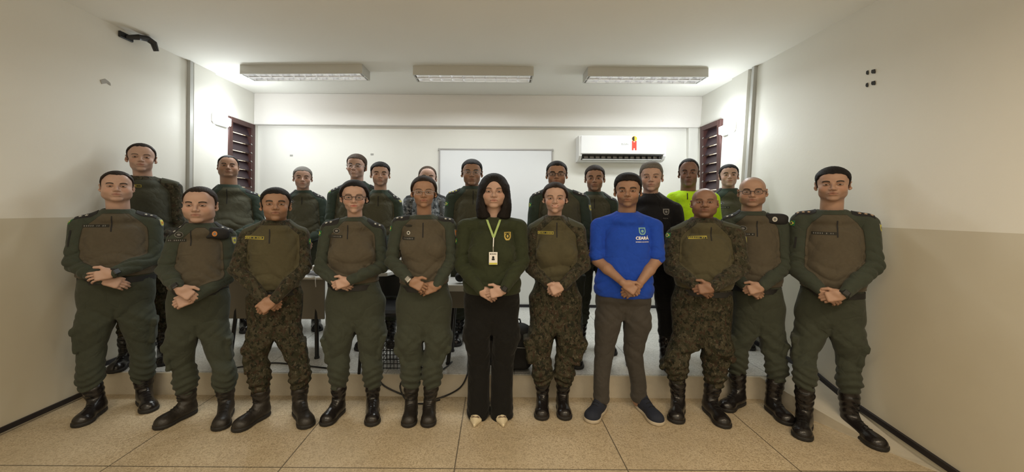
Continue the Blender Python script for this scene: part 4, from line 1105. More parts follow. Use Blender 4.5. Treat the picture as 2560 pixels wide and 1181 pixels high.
    PS = PTo+PA
    cutn = cap((hcn[0], .006, nk[2]+.045), (hcn[0], .006, nk[2]+.14), nr-.006, nr-.004, .003)[:4]+(-1,)
    lo, hi = bounds(PS, .02); st_ = .0058/det
    xs, ys, zs = axis(lo[0], hi[0], st_), axis(lo[1], hi[1], st_*1.15), axis(lo[2], hi[2], st_)
    Fs = field(PS, xs, ys, zs)
    X, Y, Z = xs[:, None, None], ys[None, :, None], zs[None, None, :]
    Ft = field(PTo[:1], xs, ys, zs); Fa = field(PA, xs, ys, zs)
    wf = S.get('folds', 1.0)*1.9
    tor = Fa >= Ft
    near = np.clip(1-np.abs(Z-(max(el[2], er[2])+.01))/.15, 0, 1)
    def crease(ph, sc=1.0):          # narrow valleys between broad soft rolls
        return 1-np.abs(np.sin(ph))**.7*1.9*sc
    bx = X-scx
    Fs = Fs+wf*(.0015*wob(X, Y, Z, seed)+(~tor)*near*.0042*crease(Z*46+bx*30*np.sin(seed+.5)+1.6*np.sin(Y*26+seed)+Y*18)
        +tor*np.clip(1-np.abs(Z-(wz+.085))/.12, 0, 1)*.0034*crease(Z*40+np.abs(bx)*24*np.cos(seed)+1.3*np.sin(bx*16+seed))
        +tor*np.clip(1-np.abs(Z-(shz-.10))/.10, 0, 1)*np.clip(np.abs(bx)/SW*2-.5, 0, 1)*.0030*crease(Z*28-np.abs(bx)*44+seed))
    # tighten at the hem
    Fs = Fs+.006*np.clip(1-(Z-belz)/.012, 0, 1)*(Fa > .02)*(1 if col else 0)
    Fs = smax(Fs, -cutn[0](X, Y, Z), .003).astype(f32)
    V, Fc = snets(Fs, xs, ys, zs)
    mk = None
    x_, y_, z_ = V[:, 0], V[:, 1], V[:, 2]
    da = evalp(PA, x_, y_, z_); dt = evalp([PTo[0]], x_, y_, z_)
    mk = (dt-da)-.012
    # raglan yoke: above the chest line near the shoulders belongs to the sleeve colour; the collar too
    yoke = np.abs(x_-scx)-(SW*.70-np.clip(z_-shz, 0, .12)*1.0+np.clip(shz+.01-z_, 0, 1)*2.5)
    mk = np.maximum(mk, yoke)
    mk = np.maximum(mk, (z_-(nk[2]-.014)) if col else -1)
    mk = np.maximum(mk, np.where(y_ > .06, .01, -1))
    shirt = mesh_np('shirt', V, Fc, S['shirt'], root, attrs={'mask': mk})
    T = bvh_of(shirt)
    # ---- trousers
    lo, hi = bounds(PT, .02)
    st_ = .0068/det; xs, ys, zs = axis(lo[0], hi[0], st_), axis(lo[1], hi[1], st_*1.15), axis(lo[2], hi[2], st_)
    Ff = field(PT, xs, ys, zs); X, Y, Z = xs[:, None, None], ys[None, :, None], zs[None, None, :]
    hm_ = min(hemz); kz = (lg[0][0][2]+lg[1][0][2])/2
    if ps == 'blouse':
        low = np.clip(1-(Z-hm_)/.24, 0, 1)*(Z > hm_-.03)
        Ff = Ff-.0065*low*np.sin(Z*128+4*np.sin(X*16+seed)+3*np.sin(Y*20+seed))-.004*low*wob(X, Y, Z, seed)
    else: Ff = Ff-.0030*np.clip(1-(Z-hm_)/.14, 0, 1)*np.sin(Z*120+4*np.sin(X*22+seed)+2*np.sin(Y*20))
    Ff = Ff+.0050*np.clip(1-np.abs(Z-kz)/.13, 0, 1)*(1-1.9*np.abs(np.sin(Z*34+np.abs(X-hcx)*22+1.4*np.sin(Y*22+seed)))**.7)-.0030*np.clip(1-np.abs(Z-kz)/.2, 0, 1)*wob(X, Y, Z, seed+3)-.0028*np.clip(1-np.abs(Z-crz)/.14, 0, 1)*np.sin(np.abs(X-hcx)*55+Z*70+seed)-.0014*wob(X, Y, Z, seed+1)
    Ff = Ff+.016*np.exp(-((X-hcx)/.011)**2)*np.clip((crz+.13-Z)/.10, 0, 1)*(Y < .02)*(Z > crz-.08)
    fl_ = np.exp(-((X-hcx-.012)/.004)**2)*np.clip((Z-crz-.10)/.03, 0, 1)*(Y < 0); Ff = Ff+.0030*fl_
    Ff = Ff+.0040*np.clip(1-np.abs(Z-(crz+.04))/.09, 0, 1)*(Y < .03)*(1-1.8*np.abs(np.sin(np.abs(X-hcx)*38-(Z-crz)*42+seed*.3))**.7)
    V, Fc = snets(Ff.astype(f32), xs, ys, zs)
    mesh_np('trousers', V, Fc, S['trou'], root)
    # belt
    if S.get('belt', True):
        g = MB(); n = 40; bz = wz+.004; z0b = belz-.022
        vs = []
        for zz_ in (z0b-.018, z0b+.020):
            for k in range(n):
                a = 2*PI*k/n; vs.append((wcx+(WW*.95+.008)*math.cos(a), .009+(bell*.95+.008)*math.sin(a), zz_))
        g.add(vs, [(k, (k+1) % n, n+(k+1) % n, n+k) for k in range(n)])
        be = g.build('belt', M_BELT, root, True)
        if S.get('buckle'):
            bx = Lp(*S['buckle'])[0]
            MB().box(-.024, .024, -.006, 0, -.017, .017, Matrix.Translation((bx, .009-bell*.95-.010, z0b)), .003).build('buckle', M_METAL if S['buckle'][1] else M_METAL, be)
    # footwear
    sty = S.get('shoe', 'boot')
    for i, (kn, hm, heel, toe, ank) in enumerate(lg):
        shoe(root, heel, toe, sty, S.get('bootm', M_BOOT), (hm[0], hm[1], hm[2]+.05), sc_=S.get('shoek', 1.0))
    # ---- insignia
    def chest(px, py): return Lp(px, py)
    if S.get('epau', 1):
        ek = S.get('epau', 1)
        for s_, j in ((-1, jl), (1, jr)):
            ob0 = Vector((j[0]*.80+hcn[0]*.20+s_*.012, -.005, j[2]+.2)); sl_ = .070
            V2 = []; n, m = 10, 6
            for jj in range(m+1):
                for ii in range(n+1):
                    a, b_ = (ii/n-.5)*.112, (jj/m-.5)*.052
                    q = T.ray_cast(ob0+Vector((a, b_, 0)), Vector((0, 0, -1)), .5)
                    V2.append((q[0] if q[0] else ob0+Vector((a, b_, -.19)))+Vector((0, 0, .006)))
            top_ = len(V2); V2 += [v-Vector((0, 0, .006)) for v in V2]
            Fq = [(jj*(n+1)+ii, jj*(n+1)+ii+1, (jj+1)*(n+1)+ii+1, (jj+1)*(n+1)+ii) for jj in range(m) for ii in range(n)]
            Fq += [(top_+ii, top_+ii+1, ii+1, ii) for ii in range(n)]+[(m*(n+1)+ii, m*(n+1)+ii+1, top_+m*(n+1)+ii+1, top_+m*(n+1)+ii) for ii in range(n)]
            Fq += [(jj*(n+1), (jj+1)*(n+1), top_+(jj+1)*(n+1), top_+jj*(n+1)) for jj in range(m)]+[(jj*(n+1)+n, top_+jj*(n+1)+n, top_+(jj+1)*(n+1)+n, (jj+1)*(n+1)+n) for jj in range(m)]
            ep = mesh_np('epaulette', V2, Fq, M_OEPA if ek == 2 else M_EPA, root, False)
            if ek != 2:
                for q_ in range(S.get('stars', 2)):
                    a = (q_-(S.get('stars', 2)-1)/2)*.030+s_*.012
                    h_ = T.ray_cast(ob0+Vector((a, -.014, 0)), Vector((0, 0, -1)), .5)
                    if h_[0]:
                        g = MB(); c0 = h_[0]+Vector((0, 0, .0085)); nn = h_[1]; vs = []
                        t1 = nn.cross(Vector((0, 1, 0))).normalized(); t2 = t1.cross(nn)
                        for k in range(10):
                            rr = (.0105, .0044)[k % 2]; vs.append(c0+t1*rr*math.sin(2*PI*k/10)+t2*rr*math.cos(2*PI*k/10))
                        vs += [v-nn*.002 for v in vs]
                        g.add(vs, [tuple(range(10)), tuple(range(10, 20))[::-1]]+[(k, 10+k, 10+(k+1) % 10, (k+1) % 10) for k in range(10)]); g.build('rank_star', S.get('starm', M_STAR), ep)
    fd = (0, 1, 0)
    for q in S.get('marks', []):
        kd = q[0]; p = Lp(q[1], q[2]); sd = -1 if p[0] < scx else 1
        if kd == 'flag':
            dd = (-sd*.75, .66, 0); put_patch('flag_patch', shirt, T, p, .052, .036, M_FG, dd, .002)
            put_patch('flag_diamond', bpy.data.objects[-1] if False else shirt, T, p, .046, .031, M_FY, dd, .0032, 'diamond'); put_patch('flag_disc', shirt, T, p, .015, .015, M_FB, dd, .0044, 'disc')
        elif kd == 'arms':       # state crest on the sleeve
            dd = (-sd*.75, .66, 0); put_patch('sleeve_crest', shirt, T, p, .042, .056, M_GREYP, dd, .002, 'shield'); put_patch('crest_field', shirt, T, p, .032, .042, q[3] if len(q) > 3 else M_FY, dd, .0032, 'shield'); put_patch('crest_core', shirt, T, p, .020, .020, M_ORG if len(q) < 4 else M_GREYP, dd, .0044, 'disc')
        elif kd == 'tape':       # cloth name tape, letters as small stitched strokes
            w_ = q[3]; put_patch('name_tape', shirt, T, p, w_, .020, M_TAPEY if q[4] else M_TAPE, fd, .0018, rot=q[5] if len(q) > 5 else 0)
            if q[4]: put_patch('tape_field', shirt, T, p, w_-.006, .014, M_OEPA, fd, .003)
            n_ = int(w_/.011); rr = random.Random(seed)
            for i in range(n_-1):
                if rr.random() < .15: continue
                put_patch('stitched_letter', shirt, T, p+np.array([(-w_/2+.011)+i*.0108, 0, 0]), .0035+.003*rr.random(), .0085, M_TAPEY if q[4] else M_GREYP, fd, .0042)
        elif kd == 'round':
            c1 = q[4] if len(q) > 4 else M_TAPE; put_patch('round_badge', shirt, T, p, q[3]*1.35, q[3], M_GREYP, fd, .0018, 'disc'); put_patch('badge_field', shirt, T, p, q[3]*1.18, q[3]*.84, c1, fd, .003, 'disc'); put_patch('badge_emblem', shirt, T, p, q[3]*.62, q[3]*.40, M_GREYP, fd, .0042, 'disc')
        elif kd == 'star':
            put_patch('star_badge', shirt, T, p, q[3], q[3], M_STAR, fd, .004, 'disc'); put_patch('badge_core', shirt, T, p, q[3]*.5, q[3]*.5, M_TAPE, fd, .005, 'disc')
        elif kd == 'wings':
            put_patch('wings_badge', shirt, T, p, q[3], .018, M_TAPE, fd, .003, 'disc')
        elif kd == 'zip':
            z1_ = Lp(q[1], q[2])[2]; z0_ = Lp(q[1], q[3])[2]; pc = np.array([p[0], 0, (z0_+z1_)/2]); put_patch('zip', shirt, T, pc, .0075, z1_-z0_, M_EPA if len(q) < 5 else q[4], fd, .0025)
        elif kd == 'pen':
            z1_ = Lp(q[1], q[2])[2]; z0_ = Lp(q[1], q[3])[2]; pc = np.array([p[0], 0, (z0_+z1_)/2]); put_patch('sleeve_zip', shirt, T, pc, .013, z1_-z0_, M_EPA, (-sd*.6, .8, 0), .0025)
        elif kd == 'shield':
            put_patch('shield_badge', shirt, T, p, .048, .056, M_BADGE, fd, .002, 'shield'); put_patch('badge_field', shirt, T, p+np.array([0, 0, .0]), .030, .034, F_GREENPOLO, fd, .003, 'disc'); put_patch('badge_emblem', shirt, T, p, .014, .020, M_BADGE, fd, .004, 'disc'); put_patch('badge_banner', shirt, T, p+np.array([0, 0, .020]), .034, .005, F_GREENPOLO, fd, .004)
        elif kd == 'crest':
            put_patch('printed_crest', shirt, T, p, .050, .050, q[3], fd, .002, 'shield'); put_patch('crest_field', shirt, T, p, .034, .034, S['shirt'], fd, .003, 'shield'); put_patch('crest_core', shirt, T, p, .020, .020, q[3], fd, .004, 'disc')
        elif kd == 'text':
            V_, F_ = text_mesh(q[3], q[4], q[5]); ob = mesh_np('shirt_lettering', stick(T, [(a, b_) for a, b_, _ in V_], p, (1, 0, 0), (0, 0, 1), fd, .0028), F_, q[6], shirt, False)
    for q in S.get('watch', []):
        w_, e_ = (wl3, el) if q == 'l' else (wr3, er); d = Vector(w_-e_).normalized(); c0 = Vector(w_)-d*.012*0
        zq = d.to_track_quat('Z', 'Y').to_matrix().to_4x4(); zq.translation = c0
        g = MB(); ring = [zq @ Vector((.030*hk*math.cos(2*PI*k/18), .030*hk*math.sin(2*PI*k/18), 0)) for k in range(18)]; g.tube(ring, .0075, 6, True)
        wt = g.build('watch', M_BLACK, root, True)
        n_ = Vector((0, -1, .15)); n_ = (n_-d*n_.dot(d)).normalized(); x_a = d.cross(n_)
        Mw = Matrix((x_a, d, n_)).transposed().to_4x4(); Mw.translation = c0+n_*.030*hk
        MB().box(-.019, .019, -.020, .020, 0, .012, Mw, .005).build('watch_case', M_METAL if S.get('watchm') else M_BLACK, wt)
    for q in S.get('beret', []):
        p = Lp(q[0], q[1], -.10); P = [ell(p, (.075, .030, .038), .02, 1, np.array(Matrix.Rotation(q[2], 3, 'Y'))), ell(p+np.array([.03, 0, .012]), (.045, .028, .028), .02), cap(p+np.array([-.05, -.01, -.02]), p+np.array([.04, -.01, -.005]), .014, .014, .015)]
        h_ = T.ray_cast(Vector((p[0], -.6, p[2])), Vector((0, 1, 0)), 1.0); 
        if h_[0]: dy = h_[0].y-p[1]-.004; P = [(lambda X, Y, Z, f=f, dy=dy: f(X, Y-dy, Z), lo_+np.array([0, dy, 0]), hi_+np.array([0, dy, 0]), k_, o_) for f, lo_, hi_, k_, o_ in P]; p = p+np.array([0, dy, 0])
        lo, hi = bounds(P, .02); xa, ya, za = axis(lo[0], hi[0], .006), axis(lo[1], hi[1], .006), axis(lo[2], hi[2], .006)
        V, Fc = snets(field(P, xa, ya, za), xa, ya, za); b_ = mesh_np('beret', V, Fc, M_EPA, root); tb = bvh_of(b_)
        put_patch('beret_badge', b_, tb, p+np.array([-.01, 0, 0]), .030, .036, M_ORG if len(q) < 4 else M_STAR, fd, .002, 'disc')
        put_patch('badge_core', b_, tb, p+np.array([-.01, 0, 0]), .016, .020, M_GREYP, fd, .0035, 'disc')
    if S.get('after'): S['after'](dict(root=root, Lp=Lp, T=T, shirt=shirt, hcn=hcn, nk=nk, nr=nr, HR=HR, hs=hs, scx=scx, shz=shz))
    return root
M_LENS = bpy.data.materials.new('spectacle_lens'); M_LENS.use_nodes = True
_b = M_LENS.node_tree.nodes['Principled BSDF']; _b.inputs['Alpha'].default_value = .10; _b.inputs['Roughness'].default_value = .05; _b.inputs['Base Color'].default_value = (.3, .3, .32, 1)
# backpack behind the woman in black trousers
p = onz(1294, 926, PLAT); p[1] += .045
r = empty('backpack', p); tag(r, 'black backpack standing on the platform beside the black trousers', 'backpack')
P = [rbox((0, 0, .17), ((1, 0, 0), (0, 1, 0), (0, 0, 1)), (.115, .08, .17), .06, .02), rbox((0, -.075, .12), ((1, 0, 0), (0, 1, 0), (0, 0, 1)), (.085, .035, .10), .03, .02), ell((0, .01, .31), (.10, .07, .05), .03)]
xa, ya, za = axis(-.17, .17, .01), axis(-.17, .14, .01), axis(-.02, .40, .01)
Fb = field(P, xa, ya, za); Fb = smax(Fb, -za[None, None, :]+.0*Fb+.001, .004).astype(f32)+.002*wob(xa[:, None, None]*2, ya[None, :, None], za[None, None, :]*2, 3)
V, Fc = snets(Fb.astype(f32), xa, ya, za); mesh_np('bag_body', V, Fc, mat('black_nylon', (.010, .010, .011), .7, bump=.2, bscale=60), r)
g = MB(); g.tube([(-.03, .03, .345), (-.02, .03, .385), (.02, .03, .385), (.03, .03, .345)], .007, 6); g.build('carry_loop', M_BELT, r, True)
g = MB(); g.tube([(.10, .04, .28), (.15, .02, .20), (.17, 0, .10), (.165, -.02, .03), (.14, -.03, .012), (.12, -.02, .03)], [.012, .014, .013, .010, .009, .008], 7); g.build('shoulder_strap', M_BELT, r, True)
g = MB(); g.tube([(-.08, -.112, .20), (0, -.118, .205), (.08, -.112, .20)], .003, 5); g.build('zip', M_PIPE, r, True)
# ---------------------------------------------------------------- people: who stands where
SK = {}
def sk(tone, stub=0, brow=1, scalp=0, lip=None, blush=.15):
    k = (tone, stub, brow, scalp, lip, blush)
    if k not in SK:
        base = {'light': (.47, .305, .245), 'med': (.40, .245, .18), 'tan': (.32, .185, .125), 'dark': (.245, .135, .092), 'deep': (.20, .11, .08)}[tone]
        SK[k] = skin('skin_'+tone+'_%d' % len(SK), base, stub, brow, scalp, lip, blush)
    return SK[k]
def badge(a):
    """lanyard with an identity card"""
    Lp, T, sh = a['Lp'], a['T'], a['shirt']; root = a['root']
    def hitp(px, py, lift):
        p = Lp(px, py); q = T.ray_cast(Vector((p[0], -.8, p[2])), Vector((0, 1, 0)), 1.2); y = q[0].y if q[0] else -.1
        return Vector((p[0], y-lift, p[2]))
    lan = empty('lanyard', (0, 0, 0)); lan.parent = root
    for side in ((1218, 549), (1250, 549)):
        P = [hitp(side[0]+(1234-side[0])*t, side[1]+(592-side[1])*t, .010) for t in np.linspace(0, 1, 7)]
        P[0] = Vector((P[0].x, min(P[0].y, -.06), P[0].z))
        vs = []; 
        for p in P: vs += [p-Vector((.0075, 0, 0)), p+Vector((.0075, 0, 0))]
        mesh_np('strap', vs, [(2*i, 2*i+1, 2*i+3, 2*i+2) for i in range(6)], M_LAN, lan)
    p = hitp(1234, 592, .014); c = hitp(1233, 640, .016)
    g = MB(); g.tube([p, Vector((c.x, c.y, (p.z+c.z)/2+.01)), Vector((c.x, c.y, c.z+.045))], [.006, .004, .003], 6); g.build('clip', M_METAL, lan)
    w_, h_ = .029, .043
    MB().box(c.x-w_, c.x+w_, c.y-.003, c.y, c.z-h_, c.z+h_, bev=.002).build('identity_card', M_PRINT, lan)
    y = c.y-.0035
    g = MB(); g.box(c.x-w_+.002, c.x+w_-.002, y-.0005, y, c.z-h_+.002, c.z-h_+.014); g.build('card_band', M_FY, lan)
    g = MB(); g.box(c.x-.010, c.x+.010, y-.0005, y, c.z-.012, c.z+.0); g.disc((c.x, y, c.z+.008), .008, 'y', .0005); g.build('card_photo', M_EPA, lan)
    V, F = text_mesh('CEARÁ', .011, .0003); mesh_np('card_lettering', [(c.x+.004+a_, y-.0005, c.z+.030+b_) for a_, b_, _ in V], F, M_EPA, lan, False)
    g = MB(); g.disc((c.x-.018, y, c.z+.030), .004, 'y', .0005); g.build('card_emblem', M_EPA, lan)
F = 'officers and staff in the front row'; K = 'officers and staff in the back row'
PEOPLE = [
 dict(label='heavy-set officer by left wall, left hand over right wrist, green combat shirt', group=F, seed=11, root=(296, 1018),
  head=(293, 428, 507), fw=80, hair='receding', hairm=H_DBROWN, skin=sk('light', .12), jaw=1.32, ck=1.12, neck=529, nkw=1.12, hpitch=-.06,
  sh=(166, 410, 572), sht=(539, 536), el=((156, 660), (411, 645)), waist=(692, 190, 392), hip=(738, 183, 392), crotch=(287, 800),
  hands=dict(top='r', lw=(258, 700), lt=(318, 716), rw=(283, 684), rt=(225, 694), curl=.35, spread=.8, thumb=.75), belly=.165, chest=.135, arm=.066,
  knee=((228, 872), (352, 867)), hem=((226, 962), (358, 945)), kr=.100, hr=.088, feet=((252, 1026, 192, 1072), (353, 990, 376, 1034)), thigh=.145, cw=.78,
  shirt=F_SHIRT, trou=F_TROU, watch='r', marks=[('flag', 176, 554), ('arms', 399, 557), ('tape', 247, 564, .14, 0), ('zip', 287, 540, 578), ('pen', 202, 575, 615)]),
 dict(label='officer with black beret under his left epaulette and watch, clasped hands', group=F, seed=12, root=(520, 1030),
  head=(501, 467, 558), fw=80, hair='receding', hairm=H_DBROWN, skin=sk('light', .15), jaw=1.28, ck=1.12, neck=563, nkw=1.1, hyaw=-.22,
  sh=(412, 594, 610), sht=(576, 569), el=((388, 680), (590, 690)), waist=(722, 418, 572), hip=(760, 410, 578), crotch=(492, 843),
  hands=dict(top='l', lw=(446, 722), lt=(490, 748), rw=(484, 745), rt=(444, 760), curl=.55, thumb=.5), belly=.150, chest=.125, arm=.060,
  knee=((452, 905), (548, 898)), hem=((464, 972), (562, 966)), kr=.085, hr=.080, feet=((482, 1032, 384, 1078), (571, 1020, 549, 1080)), thigh=.12, bootm=M_BOOTM,
  shirt=F_SHIRT, trou=F_TROU, watch='l', beret=[(541, 585, -.35)], marks=[('arms', 573, 601, M_FY), ('round', 452, 586, .040), ('tape', 446, 600, .11, 0), ('zip', 484, 575, 612)]),
 dict(label='officer with camouflage sleeves and trousers, dull dusty boots, yellow name tape', group=F, seed=13, root=(702, 1035),
  head=(690, 469, 556), fw=68, hair='short', ht=.012, hairm=H_BLACK, skin=sk('tan', .2, 1.4), neck=557, nkw=1.05, hpitch=-.12,
  sh=(594, 777, 590), sht=(568, 567), el=((570, 675), (779, 668)), waist=(722, 628, 752), hip=(745, 610, 760), crotch=(688, 850),
  hands=dict(top='r', lw=(660, 748), lt=(706, 775), rw=(684, 752), rt=(652, 776), curl=.75, thumb=.15), belly=.125, chest=.120, arm=.054,
  knee=((641, 900), (740, 905)), hem=((649, 966), (750, 960)), kr=.075, hr=.072, feet=((664, 1038, 582, 1084), (743, 1024, 771, 1074)), thigh=.115, cw=.76, mw=.195, bootm=M_BOOTM,
  shirt=F_CAMO, trou=F_CTROU, epau=2, buckle=(700, 733), marks=[('tape', 641, 593, .115, 1, -.03), ('zip', 679, 572, 606), ('flag', 774, 603)]),
 dict(label='woman officer in dark framed glasses, hair pulled back, standing beside the camouflaged officer', group=F, seed=14, root=(890, 1022),
  head=(886, 450, 534), fw=60, hair='pulled', ht=.015, hairm=H_BLACK, skin=sk('light', 0, .5, 0, ((.42, .09, .08), 0), .2), jaw=.86, eye=1.1, neck=548, nkw=.86, glasses=2, yf=.6,
  sh=(797, 967, 590), sht=(553, 560), el=((785, 672), (972, 665)), waist=(706, 820, 945), hip=(760, 809, 967), crotch=(881, 830),
  hands=dict(top='r', lw=(838, 704), lt=(886, 722), rw=(872, 704), rt=(832, 716), curl=.5, thumb=.8), belly=.115, chest=.108, arm=.048, bust=1, handk=.92,
  knee=((845, 892), (924, 890)), hem=((847, 958), (932, 958)), kr=.078, hr=.064, feet=((855, 1026, 806, 1070), (932, 1010, 931, 1070)), thigh=.118, shoek=.92, footlen=.26,
  shirt=F_SHIRT, trou=F_TROU, marks=[('round', 844, 577, .036), ('tape', 843, 590, .10, 0), ('zip', 874, 562, 596), ('flag', 806, 583), ('pen', 960, 590, 620)]),
 dict(label='woman officer in thin glasses with silver watch on right wrist, legs together', group=F, seed=15, root=(1054, 1030),
  head=(1060, 440, 520), fw=60, hair='pulled', ht=.011, hairm=H_DBROWN, skin=sk('tan', 0, .5, 0, ((.30, .09, .07), 0), .1), jaw=.92, eye=1.1, neck=543, nkw=.92, glasses=1, yf=.6,
  sh=(975, 1143, 575), sht=(541, 545), el=((962, 655), (1141, 655)), waist=(708, 1000, 1120), hip=(760, 986, 1133), crotch=(1056, 850),
  hands=dict(top='l', lw=(1026, 703), lt=(1062, 722), rw=(1092, 716), rt=(1048, 732), curl=.42, thumb=.75, spread=.6), belly=.115, chest=.110, arm=.050, bust=1, handk=.98,
  knee=((1030, 900), (1083, 900)), hem=((1028, 958), (1080, 956)), kr=.074, hr=.066, feet=((1030, 1028, 1020, 1073), (1074, 1026, 1070, 1073)), thigh=.125, shoek=.92, footlen=.26, bootm=M_BOOTM,
  shirt=F_SHIRT, trou=F_TROU, watch='l', watchm=1, marks=[('star', 1024, 581, .026), ('wings', 1023, 564, .055), ('tape', 1024, 594, .09, 0), ('zip', 1060, 556, 592), ('arms', 1134, 583, M_ORG), ('flag', 980, 571)]),
 dict(label='woman with long black hair, lanyard card, dark green jersey, black trousers, cream flats', group=F, seed=16, root=(1225, 1030),
  head=(1235, 434, 522), fw=66, hair='long', ht=.013, hairm=H_BLACK, skin=sk('light', 0, .6, 0, ((.38, .13, .10), 0), .15), jaw=1.15, neck=546, nkw=.95, yf=.5,
  sh=(1140, 1320, 590), sht=(545, 546), el=((1136, 665), (1323, 655)), waist=(728, 1160, 1300), hip=(750, 1157, 1302), crotch=(1228, 835), hemz=None,
  hands=dict(top='r', lw=(1203, 728), lt=(1246, 752), rw=(1257, 728), rt=(1214, 738), curl=.55, thumb=.75), belly=.145, chest=.125, arm=.056, bust=1, collar=False, handk=.96,
  knee=((1197, 905), (1257, 905)), hem=((1196, 1034), (1254, 1036)), kr=.078, hr=.078, feet=((1197, 1028, 1186, 1068), (1249, 1028, 1258, 1068)), thigh=.120, pants='flare', shoe='flat', bootm=M_CREAM, footlen=.25, pocket=False, belt=False, epau=0, folds=.7,
  shirt=F_GREENPOLO, trou=F_BLACKT, watch='r', marks=[('flag', 1147, 602), ('shield', 1268, 589)], after=badge),
 dict(label='smiling woman officer with camouflage sleeves and trousers, silver belt buckle', group=F, seed=17, root=(1388, 1018),
  head=(1388, 456, 534), fw=58, hair='pulled', ht=.012, hairm=H_DBROWN, skin=sk('light', 0, .6, 0, ((.44, .10, .09), 14.0), .25), jaw=.88, eye=1.05, smile=1, teeth=1, neck=545, nkw=.9, yf=.5,
  sh=(1315, 1466, 590), sht=(557, 557), el=((1313, 672), (1476, 662)), waist=(702, 1340, 1440), hip=(745, 1320, 1458), crotch=(1387, 838),
  hands=dict(top='r', lw=(1374, 712), lt=(1400, 738), rw=(1406, 716), rt=(1376, 730), curl=.85, thumb=.45), belly=.110, chest=.108, arm=.048, bust=1, handk=.95,
  knee=((1353, 895), (1415, 895)), hem=((1356, 950), (1410, 950)), kr=.070, hr=.066, feet=((1357, 1012, 1353, 1055), (1403, 1010, 1414, 1055)), thigh=.108, shoek=.92, footlen=.26, pockw=.038,
  shirt=F_CAMO, trou=F_CTROU, epau=2, buckle=(1394, 699), marks=[('tape', 1363, 581, .11, 1), ('zip', 1390, 556, 592), ('flag', 1318, 596)]),
 dict(label='man in royal blue jersey with pushed-up sleeves, charcoal jeans and navy sneakers', group=F, seed=18, root=(1552, 1020),
  head=(1570, 432, 519), fw=68, hair='short', ht=.014, top=.008, hairm=H_BLACK, skin=sk('tan', .28, 1.4), neck=535, nkw=1.02, yf=.6, hyaw=-.05,
  sh=(1475, 1660, 578), sht=(543, 545), el=((1474, 650), (1662, 650)), waist=(734, 1487, 1632), hip=(755, 1487, 1630), crotch=(1560, 800),
  hands=dict(top='l', lw=(1560, 709), lt=(1590, 730), rw=(1594, 716), rt=(1560, 738), curl=.55, thumb=.55), belly=.128, chest=.118, arm=.054, collar=False, sleeve='three', handk=1.02,
  knee=((1512, 880), (1585, 882)), hem=((1503, 1003), (1596, 1003)), kr=.072, hr=.060, feet=((1508, 1018, 1472, 1060), (1585, 1002, 1652, 1068)), thigh=.108, pants='straight', shoe='sneaker', bootm=M_SNEAK, pocket=False, belt=False, epau=0, folds=.6,
  shirt=F_BLUE, trou=F_GREYT, marks=[('crest', 1601, 577, M_CREST), ('text', 1600, 594, 'CEARÁ', .0295, .0012, M_PRINT), ('text', 1600, 603, 'GOVERNO DO ESTADO', .0088, .0003, M_PRINT)]),
 dict(label='bald short officer in camouflage sleeves and trousers, hands joined over belly', group=F, seed=19, root=(1742, 1026),
  head=(1761, 471, 546), fw=72, hair='bald', skin=sk('dark', .2, .5), jaw=1.28, ck=1.15, nose=1.25, neck=551, nkw=1.1, yf=.7, hpitch=-.08,
  sh=(1663, 1866, 600), sht=(566, 563), el=((1659, 668), (1874, 672)), waist=(712, 1688, 1832), hip=(752, 1675, 1836), crotch=(1748, 866),
  hands=dict(top='r', lw=(1742, 716), lt=(1786, 742), rw=(1782, 720), rt=(1748, 724), curl=.60, thumb=.75), belly=.150, chest=.130, arm=.060, handk=1.0,
  knee=((1696, 898), (1786, 906)), hem=((1692, 942), (1786, 954)), kr=.092, hr=.074, feet=((1697, 1018, 1688, 1062), (1764, 1018, 1817, 1075)), thigh=.13,
  shirt=F_CAMO, trou=F_CTROU, epau=2, marks=[('tape', 1739, 592, .115, 1, .06), ('zip', 1772, 567, 600), ('flag', 1678, 588), ('arms', 1861, 600, M_FY)]),
 dict(label='bald officer in dark glasses with a black beret tucked at his left shoulder', group=F, seed=20, root=(1880, 1012),
  head=(1881, 443, 519), fw=66, hair='bald', skin=sk('med', .3, .8, .35), jaw=1.26, ck=1.08, neck=534, nkw=1.1, glasses=2, yf=.8,
  sh=(1797, 1980, 572), sht=(538, 545), el=((1782, 660), (1984, 668)), waist=(705, 1822, 1955), hip=(760, 1827, 1968), crotch=(1886, 838),
  hands=dict(top='r', lw=(1868, 718), lt=(1900, 738), rw=(1906, 718), rt=(1874, 726), curl=.65, thumb=.55), belly=.145, chest=.120, arm=.058,
  knee=((1848, 892), (1930, 896)), hem=((1842, 924), (1941, 942)), kr=.082, hr=.074, feet=((1856, 1004, 1806, 1030), (1922, 1020, 1978, 1068)), thigh=.115,
  shirt=F_SHIRT, trou=F_TROU, beret=[(1944, 549, -.3, 1)], marks=[('round', 1854, 570, .036), ('tape', 1862, 584, .10, 0), ('zip', 1888, 552, 590)]),
 dict(label='officer nearest the right wall in green combat shirt with three-star epaulettes', group=F, seed=21, root=(2062, 1056),
  head=(2082, 417, 505), fw=80, hair='short', ht=.012, hairm=H_BLACK, skin=sk('med', .18, 1.2), jaw=1.14, neck=532, nkw=1.05, yf=.85,
  sh=(1974, 2204, 575), sht=(528, 533), el=((1968, 672), (2212, 668)), waist=(712, 2000, 2165), hip=(775, 1982, 2170), crotch=(2070, 840),
  hands=dict(top='r', lw=(2055, 728), lt=(2092, 752), rw=(2108, 738), rt=(2066, 744), curl=.55, thumb=.55), belly=.140, chest=.122, arm=.060,
  knee=((2012, 900), (2122, 900)), hem=((2012, 962), (2122, 972)), kr=.082, hr=.078, feet=((2012, 1054, 2004, 1104), (2100, 1058, 2214, 1133)), thigh=.118, stars=3, starm=mat('bronze_thread', (.50, .36, .25), .6),
